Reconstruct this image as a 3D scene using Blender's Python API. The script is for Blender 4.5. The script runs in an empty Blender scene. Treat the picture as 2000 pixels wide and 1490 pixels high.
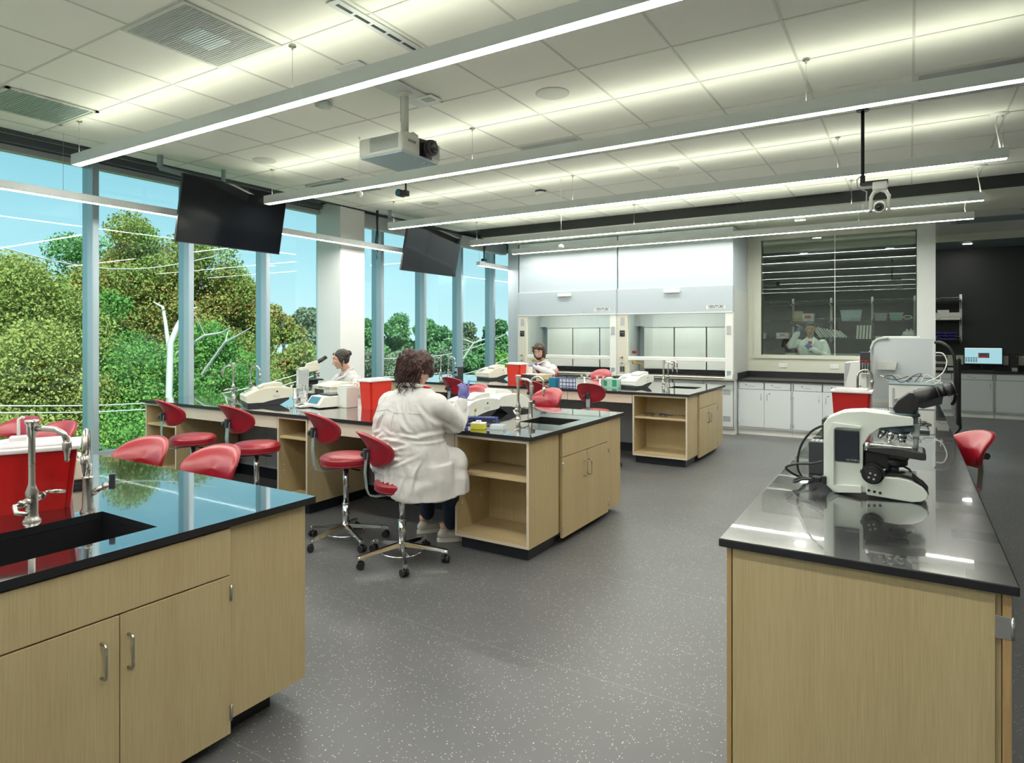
import bpy, bmesh, math, random
import numpy as np
from mathutils import Vector, Matrix, Euler
PI = math.pi
SC = bpy.context.scene
COL = SC.collection

# ---------------------------------------------------------------- camera
cam_d = bpy.data.cameras.new('camera'); cam = bpy.data.objects.new('camera', cam_d); COL.objects.link(cam)
cam.location = (0, 0, 1.65)
cam.rotation_euler = (PI/2, 0, math.radians(31.7275))
cam_d.sensor_width = 36; cam_d.lens = 1255.1*36/2000
cam_d.shift_y = -(745-654)/2000
cam_d.clip_start = .05; cam_d.clip_end = 800
SC.camera = cam

# ---------------------------------------------------------------- world (clear autumn sky)
w = bpy.data.worlds.new('world'); SC.world = w; w.use_nodes = True
nt = w.node_tree; nt.nodes.clear()
wo = nt.nodes.new('ShaderNodeOutputWorld'); bg = nt.nodes.new('ShaderNodeBackground')
tc = nt.nodes.new('ShaderNodeTexCoord'); sp = nt.nodes.new('ShaderNodeSeparateXYZ'); cr = nt.nodes.new('ShaderNodeValToRGB')
nt.links.new(tc.outputs['Generated'], sp.inputs[0]); nt.links.new(sp.outputs['Z'], cr.inputs[0])
cr.color_ramp.elements[0].position = 0.0; cr.color_ramp.elements[0].color = (.66, .80, .82, 1)
cr.color_ramp.elements[1].position = .45; cr.color_ramp.elements[1].color = (.16, .36, .46, 1)
e = cr.color_ramp.elements.new(.12); e.color = (.46, .68, .74, 1)
e = cr.color_ramp.elements.new(.26); e.color = (.26, .50, .60, 1)
nt.links.new(cr.outputs[0], bg.inputs[0]); bg.inputs[1].default_value = .84
nt.links.new(bg.outputs[0], wo.inputs[0])
# sun, high behind the building: it lights the trees, not the room
sd = bpy.data.lights.new('sun', 'SUN'); sd.energy = 6.2; sd.angle = math.radians(.6); sd.color = (1, .95, .84)
sun = bpy.data.objects.new('sun', sd); COL.objects.link(sun)
sun.rotation_euler = (math.radians(38), 0, math.radians(62)); sun.location = (6, -6, 14)

vs = SC.view_settings
SC.display_settings.display_device = 'sRGB'
vs.view_transform = 'Standard'; vs.look = 'None'; vs.gamma = 1; vs.exposure = 0.85; vs.use_curve_mapping = False
SC.cycles.use_denoising = True
SC.cycles.max_bounces = 8; SC.cycles.transparent_max_bounces = 12
SC.cycles.sample_clamp_indirect = 8

# strengths of the strip lights (bottom lens, top uplight)
STRIP_DOWN = 31.0; STRIP_UP = 5.2

# ---------------------------------------------------------------- materials
MAT = {}
def mat(name, col, rough=.5, metal=0, spec=.5, emit=None, es=1, bump=None, coat=0, alpha=None, trans=0, sheen=0):
    if name in MAT: return MAT[name]
    m = bpy.data.materials.new(name); m.use_nodes = True; MAT[name] = m
    n = m.node_tree.nodes; L = m.node_tree.links; b = n['Principled BSDF']
    b.inputs['Base Color'].default_value = (*col, 1); b.inputs['Roughness'].default_value = rough
    b.inputs['Metallic'].default_value = metal; b.inputs['Specular IOR Level'].default_value = spec
    if coat: b.inputs['Coat Weight'].default_value = coat; b.inputs['Coat Roughness'].default_value = .1
    if trans: b.inputs['Transmission Weight'].default_value = trans
    if emit: b.inputs['Emission Color'].default_value = (*emit, 1); b.inputs['Emission Strength'].default_value = es
    tcn = n.new('ShaderNodeTexCoord')
    nz = n.new('ShaderNodeTexNoise'); nz.inputs['Scale'].default_value = bump[0] if bump else 30
    nz.inputs['Detail'].default_value = 3
    L.new(tcn.outputs['Object'], nz.inputs['Vector'])
    if bump:
        bp = n.new('ShaderNodeBump'); bp.inputs['Strength'].default_value = bump[1]; bp.inputs['Distance'].default_value = bump[2] if len(bump) > 2 else .002
        L.new(nz.outputs['Fac'], bp.inputs['Height']); L.new(bp.outputs[0], b.inputs['Normal'])
    else:   # faint roughness variation
        mr = n.new('ShaderNodeMapRange'); mr.inputs['To Min'].default_value = max(0, rough-.03); mr.inputs['To Max'].default_value = min(1, rough+.03)
        L.new(nz.outputs['Fac'], mr.inputs['Value']); L.new(mr.outputs[0], b.inputs['Roughness'])
    return m

def wood(name, a, bcol, axis='Z', scale=1.0):
    m = bpy.data.materials.new(name); m.use_nodes = True; MAT[name] = m
    n = m.node_tree.nodes; L = m.node_tree.links; b = n['Principled BSDF']
    g = n.new('ShaderNodeNewGeometry'); mp = n.new('ShaderNodeMapping')
    mp.inputs['Scale'].default_value = (1, 1, .03) if axis == 'Z' else (.03, 1, 1)
    L.new(g.outputs['Position'], mp.inputs['Vector'])
    n1 = n.new('ShaderNodeTexNoise'); n1.inputs['Scale'].default_value = 190*scale; n1.inputs['Detail'].default_value = 4; n1.inputs['Distortion'].default_value = .4
    L.new(mp.outputs[0], n1.inputs['Vector'])
    n2 = n.new('ShaderNodeTexNoise'); n2.inputs['Scale'].default_value = 7; n2.inputs['Detail'].default_value = 3
    L.new(mp.outputs[0], n2.inputs['Vector'])
    ad = n.new('ShaderNodeMath'); ad.operation = 'MULTIPLY_ADD'; ad.inputs[1].default_value = .4
    L.new(n2.outputs['Fac'], ad.inputs[0])
    m2 = n.new('ShaderNodeMath'); m2.operation = 'MULTIPLY'; m2.inputs[1].default_value = .6; L.new(n1.outputs['Fac'], m2.inputs[0]); L.new(m2.outputs[0], ad.inputs[2])
    r = n.new('ShaderNodeValToRGB'); r.color_ramp.elements[0].position = .35; r.color_ramp.elements[1].position = .65
    r.color_ramp.elements[0].color = (*a, 1); r.color_ramp.elements[1].color = (*bcol, 1)
    L.new(ad.outputs[0], r.inputs[0]); L.new(r.outputs[0], b.inputs['Base Color'])
    b.inputs['Roughness'].default_value = .42
    bp = n.new('ShaderNodeBump'); bp.inputs['Strength'].default_value = .08; bp.inputs['Distance'].default_value = .001
    L.new(n1.outputs['Fac'], bp.inputs['Height']); L.new(bp.outputs[0], b.inputs['Normal'])
    return m

def glass(name, tint=(.86, .96, .94), refl=(.9, .95, 1), ior=1.5, rough=0.0, absorb=0.0):
    """thin window glass: sees through, mirrors by the Fresnel law"""
    m = bpy.data.materials.new(name); m.use_nodes = True; MAT[name] = m
    n = m.node_tree.nodes; L = m.node_tree.links; n.clear()
    o = n.new('ShaderNodeOutputMaterial'); t = n.new('ShaderNodeBsdfTransparent'); gl = n.new('ShaderNodeBsdfGlossy'); mx = n.new('ShaderNodeMixShader'); f = n.new('ShaderNodeFresnel')
    t.inputs[0].default_value = (*tint, 1); gl.inputs[0].default_value = (*refl, 1); gl.inputs['Roughness'].default_value = rough; f.inputs[0].default_value = ior
    # same index step seen from either side of the thin sheet
    gg = n.new('ShaderNodeNewGeometry'); mr = n.new('ShaderNodeMapRange'); mr.inputs['To Min'].default_value = ior; mr.inputs['To Max'].default_value = 1/ior
    L.new(gg.outputs['Backfacing'], mr.inputs['Value']); L.new(mr.outputs[0], f.inputs[0])
    L.new(f.outputs[0], mx.inputs[0]); L.new(t.outputs[0], mx.inputs[1]); L.new(gl.outputs[0], mx.inputs[2]); L.new(mx.outputs[0], o.inputs[0])
    return m

wood('oak', (.46, .36, .19), (.56, .455, .26))
wood('oak_shelf', (.50, .38, .21), (.60, .475, .28), 'X')
wood('oak_pale', (.60, .52, .42), (.68, .60, .50), 'X')
wood('oak_edge', (.42, .27, .12), (.50, .34, .16))
mat('black_kick', (.012, .014, .020), .35)
mat('chrome', (.82, .83, .84), .12, 1)
mat('steel', (.52, .50, .47), .28, 1)
mat('steel_bright', (.72, .72, .70), .22, 1)
mat('grey_metal', (.42, .50, .55), .35, .6)
mat('plastic_white', (.74, .75, .70), .35)
mat('plastic_cream', (.66, .64, .54), .4)
mat('plastic_grey', (.42, .44, .45), .4)
mat('plastic_dark', (.035, .038, .045), .4)
mat('black', (.012, .012, .014), .4)
mat('black_gloss', (.008, .010, .013), .08)
mat('rubber', (.015, .015, .017), .6)
mat('paint_white', (.78, .79, .76), .35)
mat('paint_wall', (.64, .65, .55), .7, bump=(300, .08, .001))
mat('wall_white', (.74, .76, .75), .6, bump=(300, .08, .001))
mat('cabinet_white', (.68, .72, .74), .35)
mat('cabinet_gap', (.12, .13, .14), .7)
mat('hood_white', (.44, .50, .55), .3)
mat('analyser_white', (.60, .64, .66), .3)
mat('edge_black', (.010, .011, .014), .45)
mat('hood_lamp', (.9, .9, .9), .4, emit=(1, 1, .95), es=9)
mat('hood_inner', (.56, .58, .57), .4)
mat('wall_black', (.030, .034, .034), .55, bump=(200, .1, .001))
mat('alu', (.40, .50, .56), .35, .25)
mat('alu_grey', (.50, .53, .56), .35, .25)
mat('red_bin', (.42, .006, .006), .3)
mat('red_bin_pale', (.62, .035, .02), .3)
mat('glove', (.16, .16, .42), .5, bump=(60, .3, .002))
mat('glove_deep', (.085, .05, .30), .5, bump=(60, .3, .002))
mat('skin', (.62, .36, .26), .5, bump=(120, .15, .001))
mat('skin_tan', (.42, .23, .15), .5, bump=(120, .15, .001))
mat('navy', (.015, .028, .055), .8, bump=(200, .4, .001))
mat('red_cloth', (.55, .02, .03), .8)
mat('shoe', (.62, .60, .55), .6, bump=(150, .4, .002))
mat('sole', (.75, .73, .68), .6)
mat('blue', (.01, .03, .28), .4)
mat('teal', (.01, .16, .26), .4)
mat('green_box', (.02, .25, .13), .5)
mat('yellow', (.62, .58, .05), .4)
mat('yellow_tape', (.55, .36, .03), .5)
mat('cardboard', (.50, .40, .25), .7)
mat('paper', (.75, .75, .70), .7)
mat('green_paper', (.10, .38, .27), .6)
mat('ceiling_dark', (.055, .065, .075), .6)
mat('soffit_grey', (.13, .155, .165), .5)
mat('slate', (.26, .34, .37), .5)

def vinyl():
    m = mat('vinyl_red', (.34, .005, .020), .34, spec=.6, bump=(14, .08, .004))
    b = m.node_tree.nodes['Principled BSDF']; b.inputs['Coat Weight'].default_value = .35; b.inputs['Coat Roughness'].default_value = .35
vinyl()

def epoxy(name, rough, ior=2.5, cior=1.75):
    m = bpy.data.materials.new(name); m.use_nodes = True; MAT[name] = m
    n = m.node_tree.nodes; L = m.node_tree.links; b = n['Principled BSDF']
    g = n.new('ShaderNodeNewGeometry'); nz = n.new('ShaderNodeTexNoise'); nz.inputs['Scale'].default_value = 3; nz.inputs['Detail'].default_value = 5
    L.new(g.outputs['Position'], nz.inputs['Vector'])
    mr = n.new('ShaderNodeMapRange'); mr.inputs['To Min'].default_value = rough*.9; mr.inputs['To Max'].default_value = rough*1.1; b.inputs['Coat Weight'].default_value = 1; b.inputs['Coat Roughness'].default_value = .02; b.inputs['Coat IOR'].default_value = cior
    L.new(nz.outputs['Fac'], mr.inputs['Value']); L.new(mr.outputs[0], b.inputs['Roughness'])
    b.inputs['Base Color'].default_value = (.010, .011, .013, 1); b.inputs['IOR'].default_value = ior
    return m
epoxy('epoxy', .08, 3.0, 2.5); epoxy('epoxy_worn', .20, 2.3, 1.75)

def floor_mat():
    m = bpy.data.materials.new('floor_rubber'); m.use_nodes = True; MAT['floor'] = m
    n = m.node_tree.nodes; L = m.node_tree.links; b = n['Principled BSDF']
    g = n.new('ShaderNodeNewGeometry')
    wn = n.new('ShaderNodeTexNoise'); wn.inputs['Scale'].default_value = 60; L.new(g.outputs['Position'], wn.inputs['Vector'])
    v = n.new('ShaderNodeTexVoronoi'); v.inputs['Scale'].default_value = 95; v.inputs['Randomness'].default_value = 1
    mpv = n.new('ShaderNodeMapping'); L.new(g.outputs['Position'], mpv.inputs['Vector'])
    mixv = n.new('ShaderNodeVectorMath'); mixv.operation = 'MULTIPLY_ADD'; mixv.inputs[1].default_value = (.012,)*3
    L.new(wn.outputs['Color'], mixv.inputs[0]); L.new(mpv.outputs[0], mixv.inputs[2]); L.new(mixv.outputs[0], v.inputs['Vector'])
    near = n.new('ShaderNodeMath'); near.operation = 'LESS_THAN'; near.inputs[1].default_value = .26; L.new(v.outputs['Distance'], near.inputs[0])
    sc_ = n.new('ShaderNodeSeparateColor'); L.new(v.outputs['Color'], sc_.inputs[0])
    pick = n.new('ShaderNodeMath'); pick.operation = 'GREATER_THAN'; pick.inputs[1].default_value = .79; L.new(sc_.outputs[0], pick.inputs[0])
    mul = n.new('ShaderNodeMath'); mul.operation = 'MULTIPLY'; L.new(near.outputs[0], mul.inputs[0]); L.new(pick.outputs[0], mul.inputs[1])
    n2 = n.new('ShaderNodeTexNoise'); n2.inputs['Scale'].default_value = 1.3; n2.inputs['Detail'].default_value = 4; L.new(g.outputs['Position'], n2.inputs['Vector'])
    r = n.new('ShaderNodeValToRGB'); r.color_ramp.elements[0].position = .3; r.color_ramp.elements[1].position = .7
    r.color_ramp.elements[0].color = (.098, .098, .103, 1); r.color_ramp.elements[1].color = (.122, .122, .128, 1); L.new(n2.outputs['Fac'], r.inputs[0])
    mx = n.new('ShaderNodeMix'); mx.data_type = 'RGBA'; mx.inputs['B'].default_value = (.52, .52, .45, 1)
    L.new(mul.outputs[0], mx.inputs['Factor']); L.new(r.outputs[0], mx.inputs['A'])
    # sheet seams
    sp = n.new('ShaderNodeSeparateXYZ'); L.new(g.outputs['Position'], sp.inputs[0])
    ad = n.new('ShaderNodeMath'); ad.operation = 'ADD'; ad.inputs[1].default_value = 20.34; L.new(sp.outputs['Y'], ad.inputs[0])
    md = n.new('ShaderNodeMath'); md.operation = 'MODULO'; md.inputs[1].default_value = 1.22; L.new(ad.outputs[0], md.inputs[0])
    lt = n.new('ShaderNodeMath'); lt.operation = 'LESS_THAN'; lt.inputs[1].default_value = .004; L.new(md.outputs[0], lt.inputs[0])
    mx2 = n.new('ShaderNodeMix'); mx2.data_type = 'RGBA'; mx2.inputs['B'].default_value = (.2, .2, .2, 1); L.new(lt.outputs[0], mx2.inputs['Factor']); L.new(mx.outputs['Result'], mx2.inputs['A'])
    L.new(mx2.outputs['Result'], b.inputs['Base Color']); b.inputs['Roughness'].default_value = .36
    b.inputs['Specular IOR Level'].default_value = .45
    bp = n.new('ShaderNodeBump'); bp.inputs['Strength'].default_value = .05; bp.inputs['Distance'].default_value = .001
    L.new(wn.outputs['Fac'], bp.inputs['Height']); L.new(bp.outputs[0], b.inputs['Normal'])
floor_mat()
mat('ceiling_tile', (.86, .87, .80), .8, bump=(260, .15, .001))
mat('tbar', (.62, .64, .58), .5)
mat('fixture', (.66, .70, .70), .4)
mat('lens', (.9, .9, .9), .4, emit=(1, .99, .90), es=STRIP_DOWN)
mat('lens_up', (.9, .9, .9), .4, emit=(1, 1, .80), es=STRIP_UP)
mat('downlight', (.9, .9, .9), .4, emit=(1, .98, .92), es=150)
glass('window_glass', (.80, .92, .93), (.9, .95, 1), 1.38)
glass('room_glass', (.80, .88, .84), (1, 1, 1), 1.6)
glass('hood_glass', (.86, .90, .88), (1, 1, 1), 1.5)
glass('clear_plastic', (.82, .84, .84), (1, 1, 1), 1.45, .1)

def coat_mat():
    m = bpy.data.materials.new('lab_coat'); m.use_nodes = True; MAT['coat'] = m
    n = m.node_tree.nodes; L = m.node_tree.links; b = n['Principled BSDF']
    b.inputs['Base Color'].default_value = (.60, .59, .585, 1); b.inputs['Roughness'].default_value = .8
    t = n.new('ShaderNodeTexCoord'); mp = n.new('ShaderNodeMapping'); mp.inputs['Scale'].default_value = (1, 1, .6); mp.inputs['Rotation'].default_value = (.3, .5, .2)
    L.new(t.outputs['Object'], mp.inputs['Vector'])
    a = n.new('ShaderNodeTexNoise'); a.inputs['Scale'].default_value = 7; a.inputs['Detail'].default_value = 2; a.inputs['Distortion'].default_value = 1.2
    L.new(mp.outputs[0], a.inputs['Vector'])
    wv = n.new('ShaderNodeTexWave'); wv.inputs['Scale'].default_value = 2.3; wv.inputs['Distortion'].default_value = 9; wv.inputs['Detail'].default_value = 1.5; wv.inputs['Detail Scale'].default_value = 1.2
    L.new(mp.outputs[0], wv.inputs['Vector']); am = n.new('ShaderNodeMath'); am.operation = 'MULTIPLY_ADD'; am.inputs[1].default_value = .45; L.new(wv.outputs['Fac'], am.inputs[0]); L.new(a.outputs['Fac'], am.inputs[2])
    bp = n.new('ShaderNodeBump'); bp.inputs['Strength'].default_value = .35; bp.inputs['Distance'].default_value = .03
    L.new(am.outputs[0], bp.inputs['Height']); L.new(bp.outputs[0], b.inputs['Normal'])
coat_mat()
def hair_mat(name, a, c):
    m = bpy.data.materials.new(name); m.use_nodes = True; MAT[name] = m
    n = m.node_tree.nodes; L = m.node_tree.links; b = n['Principled BSDF']
    t = n.new('ShaderNodeTexCoord'); mp = n.new('ShaderNodeMapping'); mp.inputs['Scale'].default_value = (1, 1, .2); L.new(t.outputs['Object'], mp.inputs['Vector'])
    z = n.new('ShaderNodeTexNoise'); z.inputs['Scale'].default_value = 90; z.inputs['Detail'].default_value = 3; z.inputs['Distortion'].default_value = 1.5; L.new(mp.outputs[0], z.inputs['Vector'])
    r = n.new('ShaderNodeValToRGB'); r.color_ramp.elements[0].position = .35; r.color_ramp.elements[1].position = .7
    r.color_ramp.elements[0].color = (*a, 1); r.color_ramp.elements[1].color = (*c, 1); L.new(z.outputs['Fac'], r.inputs[0]); L.new(r.outputs[0], b.inputs['Base Color'])
    b.inputs['Roughness'].default_value = .45
    bp = n.new('ShaderNodeBump'); bp.inputs['Strength'].default_value = .6; bp.inputs['Distance'].default_value = .006; L.new(z.outputs['Fac'], bp.inputs['Height']); L.new(bp.outputs[0], b.inputs['Normal'])
hair_mat('hair_auburn', (.012, .006, .006), (.10, .030, .022))
hair_mat('hair_dark', (.010, .008, .008), (.045, .030, .025))
hair_mat('hair_brown', (.02, .012, .008), (.085, .046, .028))

# ---------------------------------------------------------------- mesh helpers
class MB:
    def __init__(s): s.v = []; s.f = []; s.sm = []; s.mi = []; s.cm = 0
    def add(s, vs, fs, smooth=False):
        o = len(s.v); s.v += [tuple(p) for p in vs]
        for f in fs: s.f.append(tuple(i+o for i in f)); s.sm.append(smooth); s.mi.append(s.cm)
        return s
    def box(s, x0, x1, y0, y1, z0, z1, b=0, M=None):
        if x1 < x0: x0, x1 = x1, x0
        if y1 < y0: y0, y1 = y1, y0
        if z1 < z0: z0, z1 = z1, z0
        if b <= 0:
            vs = [(x, y, z) for z in (z0, z1) for y in (y0, y1) for x in (x0, x1)]
            fs = [(0, 2, 3, 1), (4, 5, 7, 6), (0, 1, 5, 4), (2, 6, 7, 3), (0, 4, 6, 2), (1, 3, 7, 5)]
        else:
            b = min(b, (x1-x0)/2.01, (y1-y0)/2.01, (z1-z0)/2.01)
            bm = bmesh.new(); bmesh.ops.create_cube(bm, size=1)
            for v in bm.verts: v.co = Vector(((x0+x1)/2+v.co.x*(x1-x0), (y0+y1)/2+v.co.y*(y1-y0), (z0+z1)/2+v.co.z*(z1-z0)))
            bmesh.ops.bevel(bm, geom=bm.edges[:], offset=b, segments=2 if b < .012 else 3, affect='EDGES', profile=.5)
            bm.verts.ensure_lookup_table(); vs = [tuple(v.co) for v in bm.verts]; fs = [tuple(v.index for v in f.verts) for f in bm.faces]; bm.free()
        if M is not None: vs = [tuple(M @ Vector(p)) for p in vs]
        return s.add(vs, fs)
    def cyl(s, p0, p1, r0, r1=None, n=14, cap=True):
        r1 = r0 if r1 is None else r1
        p0 = Vector(p0); p1 = Vector(p1); d = (p1-p0).normalized()
        a = d.orthogonal().normalized(); b = d.cross(a)
        vs = []
        for p, r in ((p0, r0), (p1, r1)):
            for i in range(n):
                t = 2*PI*i/n; vs.append(p+(a*math.cos(t)+b*math.sin(t))*r)
        s.add(vs, [(i, (i+1) % n, n+(i+1) % n, n+i) for i in range(n)], True)
        if cap: s.add(vs, [tuple(range(n-1, -1, -1)), tuple(range(n, 2*n))])
        return s
    def tube(s, pts, r, n=8, cap=True):
        pts = [Vector(p) for p in pts]; rs = r if isinstance(r, (list, tuple)) else [r]*len(pts)
        vs = []; prev = None
        for k, p in enumerate(pts):
            d = (pts[min(k+1, len(pts)-1)]-pts[max(k-1, 0)]).normalized()
            if prev is None: a = d.orthogonal().normalized()
            else:
                a = prev-d*prev.dot(d)
                a = a.normalized() if a.length > 1e-6 else d.orthogonal().normalized()
            prev = a; b = d.cross(a)
            for i in range(n):
                t = 2*PI*i/n; vs.append(p+(a*math.cos(t)+b*math.sin(t))*rs[k])
        fs = [(k*n+i, k*n+(i+1) % n, (k+1)*n+(i+1) % n, (k+1)*n+i) for k in range(len(pts)-1) for i in range(n)]
        s.add(vs, fs, True)
        if cap: s.add(vs, [tuple(range(n-1, -1, -1)), tuple(range((len(pts)-1)*n, len(pts)*n))])
        return s
    def lathe(s, prof, c=(0, 0, 0), n=24, M=None, sx=1, sy=1):
        vs = []
        for r, z in prof:
            for i in range(n):
                t = 2*PI*i/n; vs.append(Vector((r*sx*math.cos(t), r*sy*math.sin(t), z)))
        m = len(prof)
        fs = [(k*n+i, k*n+(i+1) % n, (k+1)*n+(i+1) % n, (k+1)*n+i) for k in range(m-1) for i in range(n)]
        if M is not None: vs = [M @ v for v in vs]
        vs = [v+Vector(c) for v in vs]
        s.add(vs, fs, True)
        if prof[0][0] > 1e-5: s.add(vs, [tuple(range(n-1, -1, -1))])
        if prof[-1][0] > 1e-5: s.add(vs, [tuple(range((m-1)*n, m*n))])
        return s
    def prism(s, poly, a, b, axis='y', smooth=False, M=None):
        """poly in the plane across axis: axis y -> (x,z), x -> (y,z), z -> (x,y)"""
        def P(p, t): return {'y': (p[0], t, p[1]), 'x': (t, p[0], p[1]), 'z': (p[0], p[1], t)}[axis]
        n = len(poly); vs = [P(p, a) for p in poly]+[P(p, b) for p in poly]
        if M is not None: vs = [tuple(M @ Vector(p)) for p in vs]
        s.add(vs, [(i, (i+1) % n, n+(i+1) % n, n+i) for i in range(n)], smooth)
        return s.add(vs, [tuple(range(n-1, -1, -1)), tuple(range(n, 2*n))])
    def ell(s, c, r, R=None, nu=16, nv=10):
        vs = []; c = Vector(c); r = (r, r, r) if not isinstance(r, (tuple, list)) else r
        for j in range(1, nv):
            ph = PI*j/nv
            for i in range(nu):
                t = 2*PI*i/nu; vs.append(Vector((r[0]*math.sin(ph)*math.cos(t), r[1]*math.sin(ph)*math.sin(t), r[2]*math.cos(ph))))
        vs += [Vector((0, 0, r[2])), Vector((0, 0, -r[2]))]
        if R is not None: vs = [R @ v for v in vs]
        vs = [v+c for v in vs]; T = len(vs)-2
        fs = [(j*nu+i, (j+1)*nu+i, (j+1)*nu+(i+1) % nu, j*nu+(i+1) % nu) for j in range(nv-2) for i in range(nu)]
        fs += [(T, i, (i+1) % nu) for i in range(nu)]+[(T+1, (nv-2)*nu+(i+1) % nu, (nv-2)*nu+i) for i in range(nu)]
        return s.add(vs, fs, True)
    def build(s, name, m, parent=None, loc=None, kind=None, label=None, cat=None, group=None, rot=None, fix=True):
        me = bpy.data.meshes.new(name); me.from_pydata(s.v, [], s.f)
        me.polygons.foreach_set('use_smooth', s.sm); me.polygons.foreach_set('material_index', s.mi)
        for q in (m if isinstance(m, (list, tuple)) else [m]): me.materials.append(MAT[q] if isinstance(q, str) else q)
        if fix and len(s.f) < 20000:
            bm = bmesh.new(); bm.from_mesh(me); bmesh.ops.remove_doubles(bm, verts=bm.verts[:], dist=1e-6); bmesh.ops.recalc_face_normals(bm, faces=bm.faces[:]); bm.to_mesh(me); bm.free()
        me.update()
        o = bpy.data.objects.new(name, me); COL.objects.link(o)
        if parent is not None: o.parent = parent
        if loc is not None: o.location = loc
        if rot is not None: o.rotation_euler = rot
        tag(o, label, cat, group, kind)
        return o
def tag(o, label=None, cat=None, group=None, kind=None):
    for k, v in (('label', label), ('category', cat), ('group', group), ('kind', kind)):
        if v: o[k] = v
    return o
def thing(name, label, cat, loc=(0, 0, 0), rz=0, group=None, scale=1):
    o = bpy.data.objects.new(name, None); COL.objects.link(o); o.location = loc; o.rotation_euler = (0, 0, rz); o.scale = (scale,)*3
    o.empty_display_size = .1
    return tag(o, label, cat, group)
def copy_tree(o, loc=None, rz=None, label=None, group=None, parent=None):
    c = o.copy(); COL.objects.link(c)
    if parent is not None: c.parent = parent
    if loc is not None: c.location = loc
    if rz is not None: c.rotation_euler = (0, 0, rz)
    if label: c['label'] = label
    if group: c['group'] = group
    for ch in [q for q in bpy.data.objects if q.parent == o]: copy_tree(ch, parent=c)
    return c
def text(name, s, size, m, parent, loc, rot, ext=.0005, bold=0, label=None):
    cu = bpy.data.curves.new(name, 'FONT'); cu.body = s; cu.size = size; cu.extrude = ext; cu.offset = bold; cu.align_x = 'CENTER'; cu.align_y = 'CENTER'; cu.resolution_u = 3
    t = bpy.data.objects.new(name+'_src', cu); COL.objects.link(t)
    dg = bpy.context.evaluated_depsgraph_get(); dg.update()
    me = bpy.data.meshes.new_from_object(t.evaluated_get(dg)); bpy.data.objects.remove(t); bpy.data.curves.remove(cu)
    me.name = name; me.materials.clear(); me.materials.append(MAT[m])
    o = bpy.data.objects.new(name, me); COL.objects.link(o); o.parent = parent; o.location = loc; o.rotation_euler = rot
    return o
def bev(o, w_=.004, seg=2):
    m = o.modifiers.new('bevel', 'BEVEL'); m.width = w_; m.segments = seg; m.limit_method = 'ANGLE'; m.angle_limit = .6
    return o
def spl(pts, n=5):
    P = [Vector(p) for p in pts]; out = []
    for i in range(len(P)-1):
        a, b, c, d = P[max(i-1, 0)], P[i], P[i+1], P[min(i+2, len(P)-1)]
        for k in range(n):
            t = k/n; out.append(.5*((2*b)+(c-a)*t+(2*a-5*b+4*c-d)*t*t+(3*b-a-3*c+d)*t**3))
    return out+[P[-1]]
def struct(mb, name, m): return mb.build(name, m, kind='structure')
def arc(c, r, a0, a1, n, plane='xz'):
    out = []
    for i in range(n+1):
        t = math.radians(a0+(a1-a0)*i/n); p, q = r*math.cos(t), r*math.sin(t)
        out.append({'xz': (c[0]+p, c[1], c[2]+q), 'yz': (c[0], c[1]+p, c[2]+q), 'xy': (c[0]+p, c[1]+q, c[2])}[plane])
    return out
# ================================================================ the setting
H = 3.60; TS = .70
struct(MB().box(-8.4, 6, -3, 17, -.12, 0), 'floor', 'floor')
# ceiling of lay-in tiles, with its T-bar grid
struct(MB().box(-7.25, 6, -3, 9.81, H, H+.05), 'ceiling', 'ceiling_tile')
g = MB()
x = .025
while x > -7.2: g.box(x-.008, x+.008, -3, 9.81, H-.004, H); x -= TS
x = .025+TS
while x < 6: g.box(x-.008, x+.008, -3, 9.81, H-.004, H); x += TS
y = 2.165-7*TS
while y < 9.8: g.box(-7.25, 6, y-.006, y+.006, H-.005, H+.001); y += TS
struct(g, 'ceiling_grid', 'tbar')
struct(MB().box(-7.27, -7.25, -3, 9.81, H-.02, H+.14), 'trim_1', 'ceiling_dark')     # dark edge of the tile field
# shade pocket above the windows
struct(MB().box(-8.2, -7.25, -3, 12.2, H+.10, H+.16).box(-7.66, -7.60, -3, 6.8, H-.03, H+.1).box(-7.44, -7.40, -3, 6.6, H+.0, H+.1), 'trim_2', 'soffit_grey')
struct(MB().box(-7.62, -7.50, 7.34, 11.9, 3.40, 3.62), 'trim_3', 'wall_white')        # roller shade fascia past the column
# dark reveal and lowered soffit
struct(MB().box(-6.75, 6, 9.81, 9.83, 3.445, H+.05), 'trim_4', 'wall_black_reveal' if 'wall_black_reveal' in MAT else 'wall_black')
struct(MB().box(-6.75, .34, 9.83, 11.95, 3.445, 3.60).box(.34, 6, 9.83, 11.42, 3.445, 3.60), 'ceiling_soffit', 'paint_wall')
struct(MB().box(-6.75, 6, 11.42, 17, H+.001, H+.05), 'ceiling_back', 'ceiling_tile')
struct(MB().box(-6.75, 6, 15.1, 15.14, 3.46, H), 'trim_5', 'paint_wall')
struct(MB().box(-6.75, 6, 15.14, 17, 3.46, 3.50), 'ceiling_soffit_back', 'slate')
# slot diffusers in the dark reveal
for i, (xs, n_) in enumerate([(-2.75, 6), (-1.35, 5)]):
    m_ = MB()
    for k in range(n_): m_.box(xs+k*.12, xs+k*.12+.09, 9.795, 9.812, 3.565, 3.59)
    m_.build('slot_diffuser', 'black', label=['dark slotted air diffuser at the top of the black ceiling edge, left one', 'dark slotted air diffuser at the top of the black ceiling edge, nearer the camera pole'][i], cat='air diffuser', group='slot diffusers in the ceiling edge')
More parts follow.
